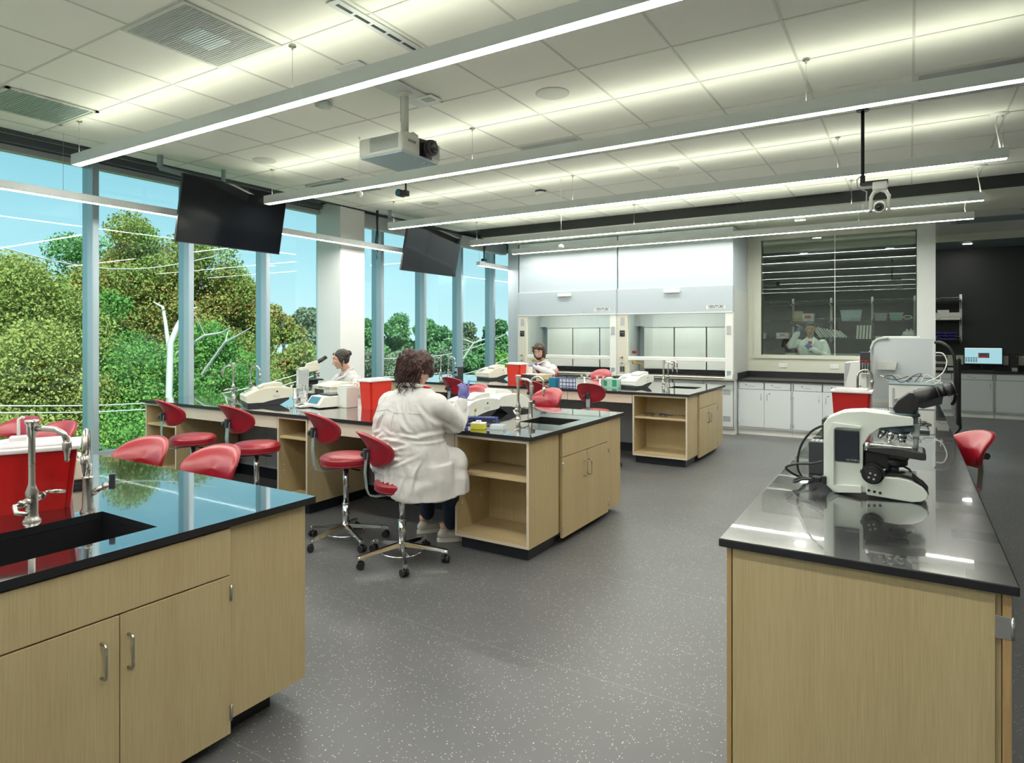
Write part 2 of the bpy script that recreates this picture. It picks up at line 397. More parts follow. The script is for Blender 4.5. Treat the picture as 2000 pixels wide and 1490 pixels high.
# walls
struct(MB().box(-6.75, -2.22, 11.95, 12.15, 0, H).box(-2.22, .34, 11.95, 12.15, 0, 1.27).box(-2.22, .34, 11.95, 12.15, 3.33, H).box(.09, .34, 11.95, 12.15, 1.27, 3.33), 'wall_back', 'paint_wall')
struct(MB().box(.10, .345, 11.87, 11.95, 0, 3.445), 'trim_6', 'wall_white')
struct(MB().box(-6.86, -6.62, 10.95, 11.95, 0, 3.7), 'wall_end', 'hood_white')
struct(MB().box(-6.86, -6.75, 11.95, 17, 0, 3.7), 'wall_prep', 'wall_black')
struct(MB().box(-6.86, 6, 16.45, 16.6, 0, 3.7), 'wall_far', 'wall_black')
struct(MB().box(6, 6.15, -3, 17, 0, 3.7), 'wall_right', 'wall_white')
struct(MB().box(-8.4, 6, -3.15, -3, -1, 3.9), 'wall_rear', 'wall_white')
struct(MB().box(-8.6, 6, -3, 17, 3.82, 3.95), 'roof_slab', 'ceiling_dark')
# column between the windows
struct(MB().box(-7.78, -7.25, 6.84, 7.34, 0, H+.05, .004), 'column', 'wall_white')
# window wall: curb, head, bays with mullions
WX = -7.75
struct(MB().box(WX-.12, WX+.10, -3, 13.5, -.6, .285), 'wall_left', 'alu_grey')
struct(MB().box(WX-.12, WX+.05, -3, 13.5, 3.55, 3.85), 'wall_left_head', 'soffit_grey')
mul = [1.13*k for k in range(-3, 13)]
ys = [3.61-1.12-1.12*3+1.12*k for k in range(0, 12)]
ys = [.0, 1.22, 2.41, 3.61, 4.72, 5.85, 6.98, 8.15, 9.29, 10.44, 11.62, 12.8]
for i, y in enumerate(ys):
    nxt = ys[i+1] if i+1 < len(ys) else 13.5
    e = bpy.data.objects.new('window_%d' % (i+1), None); COL.objects.link(e); e.location = (WX, y, 0); e['kind'] = 'structure'
    MB().box(-.11, .115, -.028, .040, .285, 3.56, .003).box(.115, .118, -.020, .032, .285, 3.56).build('mullion', ['alu'], e)
    f_ = MB().box(-.04, .06, .04, nxt-y-.028, .285, .34).box(-.04, .06, .04, nxt-y-.028, 3.50, 3.56)
    f_.build('frame', 'alu_grey', e)
    MB().box(-.006, .006, .04, nxt-y-.028, .34, 3.50).build('pane', 'window_glass', e)
# interior window in the back wall
e = bpy.data.objects.new('window_13', None); COL.objects.link(e); e.location = (0, 11.95, 0); e['kind'] = 'structure'
f_ = MB().box(-2.34, .18, -.025, .0, 1.24, 1.30).box(-2.34, -2.22, -.025, .0, 1.30, 3.33).box(.10, .18, -.025, 0, 1.30, 3.33).box(-2.34, .18, -.03, 0, 3.31, 3.39)
f_.box(-2.24, .12, .0, .2, 1.27, 1.30).box(-2.25, -2.22, 0, .2, 1.3, 3.34).box(.09, .12, 0, .2, 1.3, 3.34).box(-2.25, .12, 0, .2, 3.31, 3.34)
f_.build('frame', 'paint_wall', e)
MB().box(-2.22, -1.062, .02, .03, 1.30, 3.32).box(-1.056, .09, .02, .03, 1.30, 3.32).build('pane', 'room_glass', e)
MB().box(-1.064, -1.054, .015, .035, 1.30, 3.32).build('joint', 'plastic_white', e)
# wall outlets on the back wall
for i, xx in enumerate((-1.86, -1.06)):
    t = thing('wall_outlet', ['white double wall outlet under the interior window, left one', 'white double wall outlet under the interior window, right one'][i], 'outlet', (xx, 11.95, 1.12), group='outlets under the interior window')
    MB().box(-.065, .065, -.012, 0, -.038, .038, .003).build('cover_plate', 'paint_white', t)
    m_ = MB()
    for s_ in (-.03, .03):
        m_.box(s_-.012, s_-.008, -.0135, -.011, -.006, .010).box(s_+.006, s_+.010, -.0135, -.011, -.006, .010)
    m_.build('socket', 'plastic_dark', t)
# ================================================================ things on and under the ceiling
def pendant(y, zb, x0, x1, wires, label, group, canopy=None, ztop=H):
    t = thing('pendant_light', label, 'light', (x0, y, zb), group=group)
    Lx = x1-x0; hw = .042; hh = .095
    hb = MB().box(0, Lx, -hw, -hw+.006, .0, hh).box(0, Lx, hw-.006, hw, 0, hh).box(0, .008, -hw+.006, hw-.006, 0, hh).box(Lx-.008, Lx, -hw+.006, hw-.006, 0, hh).box(.008, Lx-.008, -hw+.006, hw-.006, hh*.45, hh*.55)
    hb.build('housing', 'fixture', t)
    MB().box(.008, Lx-.008, -hw+.006, hw-.006, .003, .012).build('lamp_lens', 'lens', t)
    MB().prism([(-.030, hh-.030), (0, hh-.002), (.030, hh-.030)], .01, Lx-.01, 'x').build('uplight_lens', 'lens_up', t)
    for wx in wires:
        c = MB().cyl((wx-x0, 0, hh*.5), (wx-x0, 0, ztop-zb), .0018, n=6)
        c.cyl((wx-x0, 0, ztop-zb-.035), (wx-x0, 0, ztop-zb-.012), .007, n=8)
        c.cyl((wx-x0, 0, ztop-zb-.012), (wx-x0, 0, ztop-zb), .025, n=14)
        c.build('suspension_cable', 'steel', t)
    if canopy is not None:
        cx = canopy-x0
        MB().lathe([(.002, -.022), (.05, -.020), (.066, -.008), (.068, 0)], (cx, 0, ztop-zb)).build('canopy', 'paint_white', t)
        MB().tube([(cx-.02, 0, ztop-zb-.02), (cx-.03, 0, ztop-zb-.1), (cx-.01, .004, ztop-zb-.22), (cx, 0, hh)], .006, 8).build('power_cord', 'paint_white', t)
    return t
ZB = 3.195
for y, ws, cn, lab, zt in [
    (-1.30, [-6.42, -3.53, -.64], None, 'linear pendant light behind the camera', H),
    (.80, [-6.42, -3.53, -.64], None, 'linear pendant light overhead, outside the top of the photo', H),
    (2.90, [-6.42, -3.53, -.64], None, 'nearest long linear pendant light running across the top of the room', H),
    (4.95, [-6.38, -3.50, -.62], None, 'second long linear pendant light, above the projector end and the left television', H),
    (7.07, [-6.40, -3.50, -.60, .70], .68, 'third long linear pendant light, its right end under a round ceiling canopy', H),
    (9.13, [-6.36, -3.50, -.62], .70, 'fourth long linear pendant light, just in front of the dark ceiling gap', H),
    (10.50, [-6.30, -3.50, -.62], .66, 'farthest long linear pendant light, crossing in front of the fume hood tops', 3.445)]:
    pendant(y, ZB, -6.48, .735, ws, lab, 'linear pendant lights across the room', cn, zt)
def perimeter(y0, y1, ws, label):
    t = thing('pendant_light', label, 'light', (-6.95, y0, 2.965), group='linear pendant lights along the windows')
    L_ = y1-y0
    MB().box(-.04, -.034, 0, L_, 0, .075).box(.034, .04, 0, L_, 0, .075).box(-.034, .034, 0, .006, 0, .075).box(-.034, .034, L_-.006, L_, 0, .075).box(-.034, .034, .006, L_-.006, .04, .07).build('housing', 'fixture', t)
    MB().box(-.034, .034, .006, L_-.006, .003, .012).build('lamp_lens', 'lens', t)
    for wy in ws: MB().cyl((0, wy-y0, .07), (0, wy-y0, H+.1-2.965), .0018, n=6).build('suspension_cable', 'steel', t)
perimeter(-2.6, 8.25, [.5, 3.0, 8.2], 'linear pendant light hanging along the windows behind the televisions')
perimeter(10.02, 14.0, [10.06, 12], 'short visible end of a linear pendant light by the far windows')

# ceiling tiles with equipment
def diffuser(x, y, label, half=False):
    t = thing('air_diffuser', label, 'air diffuser', (x, y, H-.004), group='perforated ceiling air diffusers')
    MB().box(0, .69, 0, .69, -.006, 0).build('frame', 'tbar', t)
    m_ = MB()
    for i in range(34): m_.box(.03, .66, .03+i*.0187, .03+i*.0187+.010, -.009, -.006)
    m_.build('perforated_face', 'plastic_grey', t)
    m_ = MB()
    for i in range(12): m_.box(.22, .47, .22+i*.021, .22+i*.021+.011, -.0105, -.009)
    m_.build('deflector', 'grey_metal', t)
diffuser(-4.29+.015, 2.172, 'square perforated ceiling air diffuser beside the nearest pendant light')
diffuser(-3.58+.115, 5.672, 'perforated ceiling air diffuser behind the second pendant light right of the projector')
diffuser(.03, 5.672, 'perforated ceiling air diffuser at the right edge above the second pendant light')
def grille(x, y, lx, ly, label):
    t = thing('return_grille', label, 'air grille', (x, y, H-.005), group='slatted ceiling return grilles')
    MB().box(0, lx, 0, .03, -.010, 0).box(0, lx, ly-.03, ly, -.010, 0).box(0, .03, 0, ly, -.010, 0).box(lx-.03, lx, 0, ly, -.010, 0).box(.02, lx-.02, .02, ly-.02, -.0015, 0).build('frame', 'tbar', t)
    m_ = MB()
    n_ = int((ly-.06)/.021)
    for i in range(n_): m_.box(.03, lx-.03, .03+i*.021, .03+i*.021+.010, -.008, -.0015)
    m_.build('slats', 'grey_metal', t)
grille(-6.68, 2.19, .68, .68, 'grey slatted return grille in the ceiling at the far left')
grille(-6.68, 5.69, .68, .68, 'grey slatted return grille behind the second pendant light near the left television')
def disc(x, y, r, label, z=H):
    t = thing('ceiling_speaker', label, 'speaker', (x, y, z), group='round ceiling speakers')
    MB().lathe([(r, 0), (r, -.004), (r-.008, -.008), (r-.014, -.006)], n=40).build('rim', 'tbar', t)
    MB().lathe([(.001, -.0052), (r-.012, -.0052)], n=40).build('speaker_mesh', 'ceiling_tile', t)
disc(-2.449, 4.582, .135, 'round white ceiling speaker right of the projector')
disc(-6.124, 4.652, .125, 'round white ceiling speaker above the left television')
disc(-6.04, 7.46, .125, 'round white ceiling speaker between the two televisions')
disc(-2.41, 7.39, .125, 'round white ceiling speaker above the third pendant light, middle of the room')
# linear slot tiles beside the first pendant
for (a, b_, lab) in [(2.63, 3.55, 'long narrow slot air diffuser beside the nearest pendant light')]:
    t = thing('slot_diffuser', lab, 'air diffuser', (-2.86, a, H-.004))
    MB().box(-.05, .05, 0, b_-a, -.006, 0).build('frame', 'fixture', t)
    m_ = MB()
    for k in range(6): m_.box(-.012, .012, .04+k*.145, .04+k*.145+.12, -.008, -.006)
    m_.build('slot', 'plastic_dark', t)
# projector tile with service box
t = thing('ceiling_panel', 'pale metal ceiling strip holding the projector pole', 'ceiling panel', (-3.56, 3.30, H-.005))
MB().box(0, .24, 0, .96, -.008, .0).build('plate', 'fixture', t)
t = thing('occupancy_sensor', 'small square recessed fitting in the ceiling beside the projector pole', 'ceiling fitting', (-3.36, 4.13, H-.013))
MB().box(-.085, .085, -.075, .075, -.006, 0).build('frame', 'paint_white', t)
MB().box(-.05, .05, -.045, .045, -.0075, -.006).build('sensor_window', 'plastic_grey', t)
# smoke detectors and sensor
def detector(x, y, label, clear):
    t = thing('smoke_detector', label, 'smoke detector', (x, y, H), group='smoke detectors and strobes on the ceiling')
    MB().lathe([(.075, 0), (.075, -.018), (.07, -.022)], n=24).build('base', 'paint_white' if clear else 'plastic_dark', t)
    MB().lathe([(.068, -.022), (.078, -.032), (.070, -.055), (.03, -.065), (.001, -.066)], n=24).build('cover', 'clear_plastic' if clear else 'paint_white', t)
    if clear: MB().box(-.05, .05, -.015, .015, -.05, -.022, .004).build('strobe', 'plastic_white', t)
detector(-4.134, 3.713, 'clear domed strobe detector peeking below the nearest pendant light', True)
detector(-4.235, 7.586, 'round white smoke detector with a dark base in the middle of the ceiling', False)

# projector on its pole
t = thing('projector', 'white ceiling projector on a perforated pole with a black lens', 'projector', (-3.45, 3.94, 0))
MB().box(-.285, .17, -.225, .24, 3.055, 3.205, .02).build('body', 'plastic_white', t)
MB().box(-.275, .16, -.215, .23, 3.046, 3.062, .004).build('underside', 'alu', t)
m_ = MB()
for i in range(12): m_.box(-.16, .13, -.2285, -.224, 3.085+i*.0095, 3.089+i*.0095)
m_.build('vent', 'plastic_grey', t)
m_ = MB()
for i in range(12): m_.box(.169, .1735, .13, .232, 3.075+i*.0105, 3.080+i*.0105)
m_.build('vent', 'plastic_grey', t)
lm = MB().cyl((.16, .055, 3.13), (.235, .055, 3.13), .058, n=28).cyl((.22, .055, 3.13), (.25, .055, 3.13), .066, .060, n=28).box(.10, .174, -.02, .13, 3.062, 3.198)
lens_ = lm.build('lens_barrel', 'black', t)
MB().lathe([(.001, .006), (.03, .004), (.048, 0)], M=Matrix.Rotation(PI/2, 4, 'Y'), c=(.2495, .055, 3.13)).build('lens_glass', 'black_gloss', lens_)
text('brand_lettering', 'VICIUS', .03, 'plastic_dark', t, (.1705, -.11, 3.15), (PI/2, 0, PI/2), bold=.0005)
MB().lathe([(.001, 3.044), (.022, 3.044), (.024, 3.05)], (.10, 0, 0), n=16).lathe([(.001, 3.044), (.022, 3.044), (.024, 3.05)], (.10, .13, 0), n=16).build('foot', 'steel', t)
pm = MB().cyl((0, 0, 3.26), (0, 0, H-.013), .032, n=20)
pole_ = pm.build('mount_pole', 'plastic_white', t)
m_ = MB()
for i in range(15): m_.cyl((-.014, -.0285, 3.36+i*.014), (-.0145, -.034, 3.36+i*.014), .0032, n=6)
m_.build('pole_hole', 'plastic_dark', pole_)
MB().lathe([(.032, -.03), (.034, -.012), (.058, -.010), (.06, 0)], (0, 0, H-.013), n=26).build('ceiling_flange', 'plastic_white', t)
br = MB().box(-.10, .07, -.05, .05, 3.235, 3.262, .006).box(-.12, .09, -.012, .012, 3.225, 3.245).prism([(-.06, 3.225), (.10, 3.225), (.10, 3.25), (.05, 3.285), (-.04, 3.285)], .045, .052)
for (ax, ay, bx, by) in [(0, 0, -.22, -.13), (0, 0, .12, -.12), (0, 0, -.2, .15), (.02, .02, .15, .20)]:
    br.tube([(ax, ay, 3.235), (bx, by, 3.222)], .011, 8).cyl((bx, by, 3.235), (bx, by, 3.203), .013, n=10)
br.build('mount_bracket', 'plastic_white', t)

# small camera beyond the second pendant
t = thing('ceiling_camera', 'small black camera hanging below the second pendant light', 'camera', (-5.28, 6.0, 0))
MB().cyl((0, .05, 3.42), (0, .05, H), .012).box(-.03, .03, .0, .09, 3.36, 3.43, .012).build('bracket', 'plastic_dark', t)
MB().cyl((-.02, -.07, 3.385), (-.02, .03, 3.385), .045, n=20).build('body', 'plastic_dark', t)
MB().cyl((-.02, -.073, 3.385), (-.02, -.069, 3.385), .034, n=20).build('lens', 'teal', t)
# hanging microphones
for (x, y, zb, lab) in [(-4.615, 4.601, 3.165, 'white ball microphone hanging on a thin wire left of the projector'), (-3.71, 7.20, 2.84, 'white ball microphone hanging in front of the left fume hood')]:
    pass
def micball(x, y, zb, lab):
    t = thing('hanging_microphone', lab, 'microphone', (x, y, 0), group='ceiling microphones on wires')
    MB().lathe([(.001, zb+.05), (.016, zb+.05), (.028, zb+.04), (.036, zb+.018), (.033, zb+.002), (.027, zb), (.022, zb-.014), (.001, zb-.014)], n=20).build('microphone_head', 'plastic_white', t)
    MB().cyl((0, 0, zb+.05), (0, 0, H), .0016, n=6).cyl((0, 0, H-.02), (0, 0, H), .01, n=10).build('wire', 'paint_white', t)
micball(-4.615, 4.601, 3.02, 'white ball microphone hanging on a thin wire left of the projector')
micball(-3.71, 7.172, 2.735, 'white ball microphone hanging in front of the left fume hood')

# pan-tilt camera on a black pole
t = thing('conference_camera', 'white pan and tilt camera hanging from a black ceiling pole', 'camera', (-.344, 6.34, 0))
MB().cyl((0, 0, 2.965), (0, 0, H), .014, n=14).cyl((0, 0, H-.01), (0, 0, H), .05, n=20).cyl((0, 0, 2.955), (0, 0, 3.03), .02, n=14).build('pole', 'black', t)
MB().box(-.02, .19, -.035, .035, 2.945, 2.962, .003).box(.0, .19, .03, .05, 2.945, 2.985).build('bracket', 'black', t)
cm = MB().box(.075, .185, -.055, .055, 2.885, 2.957, .012)
b_ = cm.build('camera_base', 'plastic_white', t)
yk = MB(); P0 = [(.063, .0, 2.715), (.063, 0, 2.83), (.085, 0, 2.875), (.13, 0, 2.892), (.175, 0, 2.875), (.197, 0, 2.83), (.197, 0, 2.715)]
for s_ in (-.02, 0, .02): yk.tube([(p[0], p[1]+s_, p[2]) for p in P0], .014, 10)
yk.build('yoke', 'plastic_white', t)
hd = MB().ell((.13, 0, 2.745), (.052, .05, .052)).cyl((.13, -.03, 2.74), (.128, -.068, 2.735), .046, .044, n=28)
h_ = hd.build('camera_head', 'plastic_white', t)
MB().cyl((.1279, -.066, 2.735), (.1277, -.071, 2.7345), .038, .034, n=28).build('lens_ring', 'black', h_)
MB().lathe([(.001, .006), (.015, .004), (.02, 0)], M=Matrix.Rotation(PI/2, 4, 'X'), c=(.1277, -.0712, 2.7345)).build('lens', 'black_gloss', h_)
MB().tube([(0, -.01, 3.04), (-.045, 0, 3.0), (-.04, 0, 2.93), (.01, 0, 2.90), (.03, 0, 2.89), (.028, 0, 2.80), (.0, 0, 2.77), (.0, .0, 2.73), (.03, 0, 2.70), (.07, 0, 2.71)], .005, 8).build('cable', 'plastic_grey', t)

# televisions
def tv(y0, y1, label, mount=True):
    t = thing('television', label, 'television', (-6.60, y0, 3.385), group='televisions hanging by the windows')
    Wd = y1-y0; ang = math.atan2(.15, .725); hh = .74
    R = Matrix.Rotation(ang, 4, 'Y')       # local: z down the screen, x out of it
    def mb(x0, x1, a, b, z0, z1, bev=0): return MB().box(x0, x1, a, b, z0, z1, bev, M=R)
    mb(-.035, 0, 0, Wd, -hh, 0, .004).build('cabinet', 'plastic_dark', t)
    mb(0, .003, .008, Wd-.008, -hh+.012, -.008).build('screen', 'black_gloss', t)
    mb(-.075, -.03, Wd*.3, Wd*.7, -hh*.7, -hh*.2, .006).build('rear_cover', 'black', t)
    m_ = MB().box(-.30, -.03, Wd/2-.16, Wd/2-.12, -.10, -.06).box(-.30, -.03, Wd/2+.12, Wd/2+.16, -.10, -.06).cyl((-.32, Wd/2-.45, .06), (-.32, Wd/2+.35, .06), .024).cyl((-.30, Wd/2, -.1), (-.30, Wd/2, H+.1-3.385), .025)
    m_.cyl((-.32, -.07, .08), (-.32, Wd/2-.4, .06), .028).cyl((-.32, -.07, .08), (-.32, -.07, .25), .03)
    m_.build('wall_mount', 'slate', t)
tv(3.995, 5.345, 'large black television tilted down, the left of the two')
tv(7.62, 9.03, 'smaller looking black television farther along the windows, right of the column')
t = thing('cable_bundle', 'dark cables hanging from the ceiling beside the right television', 'cable', (-7.1, 7.45, 0))
MB().tube([(0, 0, 3.62), (.01, 0, 3.3), (-.02, 0, 3.1), (.02, .01, 2.95), (0, 0, 2.84)], .012, 8).tube([(.03, 0, 3.62), (.02, 0, 3.4), (.03, 0, 3.2), (.0, .01, 3.05)], .009, 8).build('cable', 'plastic_dark', t)
t = thing('hanging_pole', 'thin dark pole with a small round base by the far windows', 'pole', (-6.97, 10.25, 0))
MB().cyl((0, 0, 3.09), (0, 0, 3.66), .015, n=10).tube([(0, 0, 3.5), (.03, 0, 3.35), (.0, 0, 3.2)], .008).build('pole', 'plastic_dark', t)
MB().lathe([(.001, 3.12), (.05, 3.115), (.06, 3.10), (.06, 3.075), (.001, 3.07)], n=20).build('base', 'plastic_dark', t)

# recessed small lights in the soffits
for (x, y, z, lab) in [(-1.45, 10.9, 3.444, 'small bright recessed light in the soffit above the interior window'),
                       (-2.0, 15.6, 3.459, 'small recessed light above the shelves, seen through the window glass on the left'),
                       (-.35, 15.6, 3.459, 'small recessed light above the shelves, seen through the window glass on the right'),
                       (.98, 15.6, 3.459, 'small recessed light above the dark wall right of the white pillar')]:
    t = thing('recessed_light', lab, 'light', (x, y, z), group='small recessed soffit lights')
    MB().box(-.08, .08, -.035, .035, -.004, 0).build('trim_ring', 'tbar', t)
    MB().box(-.07, .07, -.025, .025, -.006, -.004).build('lamp_lens', 'downlight', t)
for i, xx in enumerate((-1.9, -.7)):  # added panels, hidden by the wall, to brighten the man behind the glass
    t = thing('ceiling_light', ['flat ceiling light in the room behind the interior window, left one', 'flat ceiling light in the room behind the interior window, right one'][i], 'light', (xx, 12.75, H), group='flat ceiling lights behind the interior window')
    MB().box(-.3, .3, -.15, .15, -.02, 0).build('frame', 'tbar', t)
    MB().box(-.28, .28, -.13, .13, -.024, -.02).build('lamp_lens', 'lens', t)
disc(1.55, 12.6, .09, 'small round grey speaker in the far ceiling right of the pillar', H)
t = thing('return_grille', 'grey louvred grille in the far ceiling right of the pillar', 'air grille', (.62, 13.1, H-.002))
MB().box(0, 1.35, 0, .62, -.006, 0).build('frame', 'plastic_grey', t)
m_ = MB()
for i in range(20): m_.box(.08, 1.27, .05+i*.027, .05+i*.027+.013, -.009, -.006)
m_.build('slats', 'slate', t)
# ================================================================ benches
TOP = .915; TH = .030
def worktop(x0, x1, y0, y1, sink, label, m='epoxy', name='worktop'):
    t = thing(name, label, 'worktop', (x0, y0, TOP-TH))
    w_, d_ = x1-x0, y1-y0
    mb = MB()
    if sink:
        a, b, c_, d2 = sink[0]-x0, sink[1]-x0, sink[2]-y0, sink[3]-y0
        mb.box(0, a, 0, d_, 0, TH, 0).box(b, w_, 0, d_, 0, TH, 0).box(a, b, 0, c_, 0, TH, 0).box(a, b, d2, d_, 0, TH, 0)
    else: mb.box(0, w_, 0, d_, 0, TH, .004)
    sl_ = mb.build('slab', [m, 'edge_black'], t)
    for p_ in sl_.data.polygons: p_.material_index = 0 if p_.normal.z > .6 else 1
    if sink:
        s = MB(); zt = -.002; zb = -.20
        s.box(a-.01, a, c_-.01, d2+.01, zb, zt).box(b, b+.01, c_-.01, d2+.01, zb, zt).box(a, b, c_-.01, c_, zb, zt).box(a, b, d2, d2+.01, zb, zt).box(a, b, c_, d2, zb-.01, zb)
        s.lathe([(.001, zb+.003), (.03, zb+.004), (.035, zb)], ((a+b)/2, (c_+d2)/2, 0))
        s.build('sink_basin', 'black', t)
    return t
def pull(parent, x, y, z0, z1, nx=1, ny=0, m='steel', r=.0045):
    """bar handle standing off along (nx,ny)"""
    d = .032
    pts = [(x, y, z0), (x+nx*d*.8, y+ny*d*.8, z0), (x+nx*d, y+ny*d, z0+.008), (x+nx*d, y+ny*d, z1-.008), (x+nx*d*.8, y+ny*d*.8, z1), (x, y, z1)]
    return MB().tube(pts, r, 8).build('handle', m, parent)
def hinge(parent, x, y, z, along='y'):
    if along == 'y': m_ = MB().box(x-.001, x+.003, y-.006, y+.007, z-.030, z+.030, .001).cyl((x+.003, y, z-.032), (x+.003, y, z+.032), .0042, n=8)
    else: m_ = MB().box(x-.014, x+.012, y-.004, y+.001, z-.032, z+.032, .001).cyl((x, y-.004, z-.034), (x, y-.004, z+.034), .0045, n=8)
    return m_.build('hinge', 'steel', parent)
def open_unit(x0, x1, y0, d_, label, facing=-1, group=None, shelf=.60, clips=True):
    """open shelf cabinet whose open side looks along -y (facing -1) or +y"""
    t = thing('shelf_cabinet', label, 'cabinet', ((x0+x1)/2, y0, 0), 0 if facing < 0 else PI, group)
    w_ = (x1-x0)/2; z0, z1 = .10, TOP-TH; s = .02
    MB().box(-w_, -w_+s, 0, d_, z0, z1).box(w_-s, w_, 0, d_, z0, z1).box(-w_+s, w_-s, d_-s, d_, z0, z1).box(-w_+s, w_-s, 0, d_-s, z0, z0+s).box(-w_+s, w_-s, 0.0, d_-s, z1-s, z1).build('carcass', 'oak', t)
    MB().box(-w_-.0005, -w_+s, -.002, 0, z0, z1).box(w_-s, w_+.0005, -.002, 0, z0, z1).box(-w_+s, w_-s, -.002, 0, z0, z0+.02).box(-w_+s, w_-s, -.002, 0, z1-.022, z1).build('edge_band', 'oak_pale', t)
    sh = MB().box(-w_+s, w_-s, .012, d_-s, shelf-.022, shelf, .001).build('shelf', 'oak_shelf', t)
    sh2 = MB().box(-w_+s, w_-s, .004, d_-s, z0+.02, z0+.042, .001).build('bottom_board', 'oak_shelf', t)
    if clips:
        m_ = MB()
        for zz in (.34, .36, .42):
            m_.cyl((-w_+s, .06, zz), (-w_+s+.006, .06, zz), .006, n=8).cyl((-w_+s, d_*.7, zz), (-w_+s+.006, d_*.7, zz), .006, n=8)
        m_.build('shelf_pin', 'plastic_white', t)
    MB().box(-w_+.02, w_-.04, .06, d_, 0, z0).build('plinth', 'black_kick', t)
    return t
def sink_unit(xf, ya, yb, depth, split, label, hz=(.48, .60), ybot=.055, hside=None):
    """door cabinet looking along +x"""
    t = thing('sink_cabinet', label, 'cabinet', (xf, ya, 0))
    L_ = yb-ya; z1 = TOP-TH; sp_ = split-ya
    MB().box(-depth, -.025, .0, L_, .10, .66).box(-depth, -.025, 0, .02, .66, z1-.001).box(-depth, -.025, L_-.02, L_, .66, z1-.001).box(-.045, -.025, .02, L_-.02, .66, z1-.001).build('carcass', 'oak_edge', t)
    MB().box(-.022, 0, .004, L_-.004, .692, z1-.008, .0015).build('drawer_front', 'oak', t)
    for i, (a, b) in enumerate(((.004, sp_-.0015), (sp_+.0015, L_-.004))):
        d = MB().box(-.022, 0, a, b, ybot, .686, .0015).build('door', 'oak', t)
        hy = sp_+(-.06 if i == 0 else .028)
        pull(d, 0, hy, hz[0], hz[1], 1, 0, 'steel', .005)
        for zz in (.62, .14): hinge(d, .0, a if i == 0 else b, zz)
    MB().box(-depth, -.10, .0, L_, 0, .10).box(-.10, -.085, 0, L_, 0, .02).build('plinth', 'black_kick', t)
    return t
def side_panel(x0, x1, y0, y1, z0, label, m='oak'):
    t = thing('end_panel', label, 'panel', (x0, y0, z0))
    MB().box(0, x1-x0, 0, y1-y0, 0, TOP-TH-z0-.0005, .001).build('board', m, t)
    MB().box(0.0, x1-x0-.09, .06, y1-y0-.12, -z0, 0).build('plinth', 'black_kick', t)
def kneehole(x0, x1, yf, yb_, label, divs, facing=-1):
    """drawer aprons under the top"""
    for i in range(len(divs)-1):
        t = thing('apron_drawer', label[i], 'drawer', (divs[i], yf, 0), group='pale drawers under the bench tops')
        w_ = divs[i+1]-divs[i]
        MB().box(.003, w_-.003, 0, .02, .765, TOP-TH-.004, .0015).build('drawer_front', 'oak_pale', t)
        MB().box(.02, w_-.02, .02, .40, .78, TOP-TH-.001).build('drawer_box', 'oak', t)
def service_core(x0, x1, y0, y1, label):
    t = thing('service_panel', label, 'panel', (x0, y0, 0))
    L_ = x1-x0
    MB().box(0, L_, 0, y1-y0, .10, TOP-TH-.001).build('board', 'grey_panel', t)
    m_ = MB(); k = .42
    while k < L_: m_.box(k, k+.004, -.0008, .0, .1, TOP-TH-.002); k += .56
    m_.build('joint', 'cabinet_gap', t)
    MB().box(0, L_, -.012, y1-y0+.012, 0, .12).build('plinth', 'black_kick', t)
mat('grey_panel', (.34, .35, .37), .5)

XR = -2.30; XL = -7.38
# ---- first bench (front left corner of the photo)
worktop(-7.0, XR, .25, 2.02, (-2.86, -2.45, .85, 1.38), 'glossy black worktop in the left foreground with a sink cut into it', name='worktop')
sink_unit(-2.31, .745, 1.60, .55, 1.171, 'pale oak two door sink cabinet in the left foreground', (.497, .612))
side_panel(-2.93, -2.33, 1.602, 1.985, .10, 'plain pale oak end panel beside the foreground sink cabinet')
side_panel(-2.93, -2.33, .28, .743, .10, 'plain pale oak panel under the near side of the foreground bench')
service_core(-6.9, -2.94, .95, 1.25, 'grey service panel under the foreground bench')
side_panel(-6.9, -6.3, .30, 1.97, .10, 'pale oak unit under the window end of the foreground bench')
# ---- second bench
worktop(XL, XR-.0, 3.98, 5.74, (-2.81, -2.42, 4.65, 5.05), 'long glossy black worktop of the middle bench')
open_unit(-2.99, -2.33, 3.99+.01, .46, 'open oak shelf cabinet at the near corner of the middle bench', shelf=.60, group='open shelf cabinets under the benches')
sink_unit(-2.31, 4.487, 5.39, .55, 4.935, 'oak two door sink cabinet at the end of the middle bench', (.475, .600))
side_panel(-2.93, -2.33, 5.395, 5.72, .06, 'narrow oak end panel behind the doors of the middle bench')
open_unit(-5.08, -4.665, 4.0, .75, 'narrow open oak shelf cabinet in the middle of the middle bench front', shelf=.70, group='open shelf cabinets under the benches')
open_unit(-7.34, -6.74, 4.0, .75, 'open oak shelf cabinet at the window end of the middle bench', shelf=.66, group='open shelf cabinets under the benches')
kneehole(0, 0, 4.0, 0, ['pale drawer front of the middle bench behind the seated woman', 'short oak drawer front of the middle bench next to the near shelf cabinet'], [-4.66, -3.60, -2.995])
kneehole(0, 0, 4.0, 0, ['pale drawer front of the middle bench behind the two left stools', 'pale drawer front left of centre on the middle bench'], [-6.735, -5.90, -5.085])
service_core(-7.3, -2.94, 4.82, 4.92, 'grey service panel under the middle bench')
side_panel(-7.34, -6.74, 4.93, 5.70, .10, 'oak unit under the far window corner of the middle bench')
side_panel(-4.6, -4.2, 4.93, 5.70, .10, 'oak unit under the far side of the middle bench')
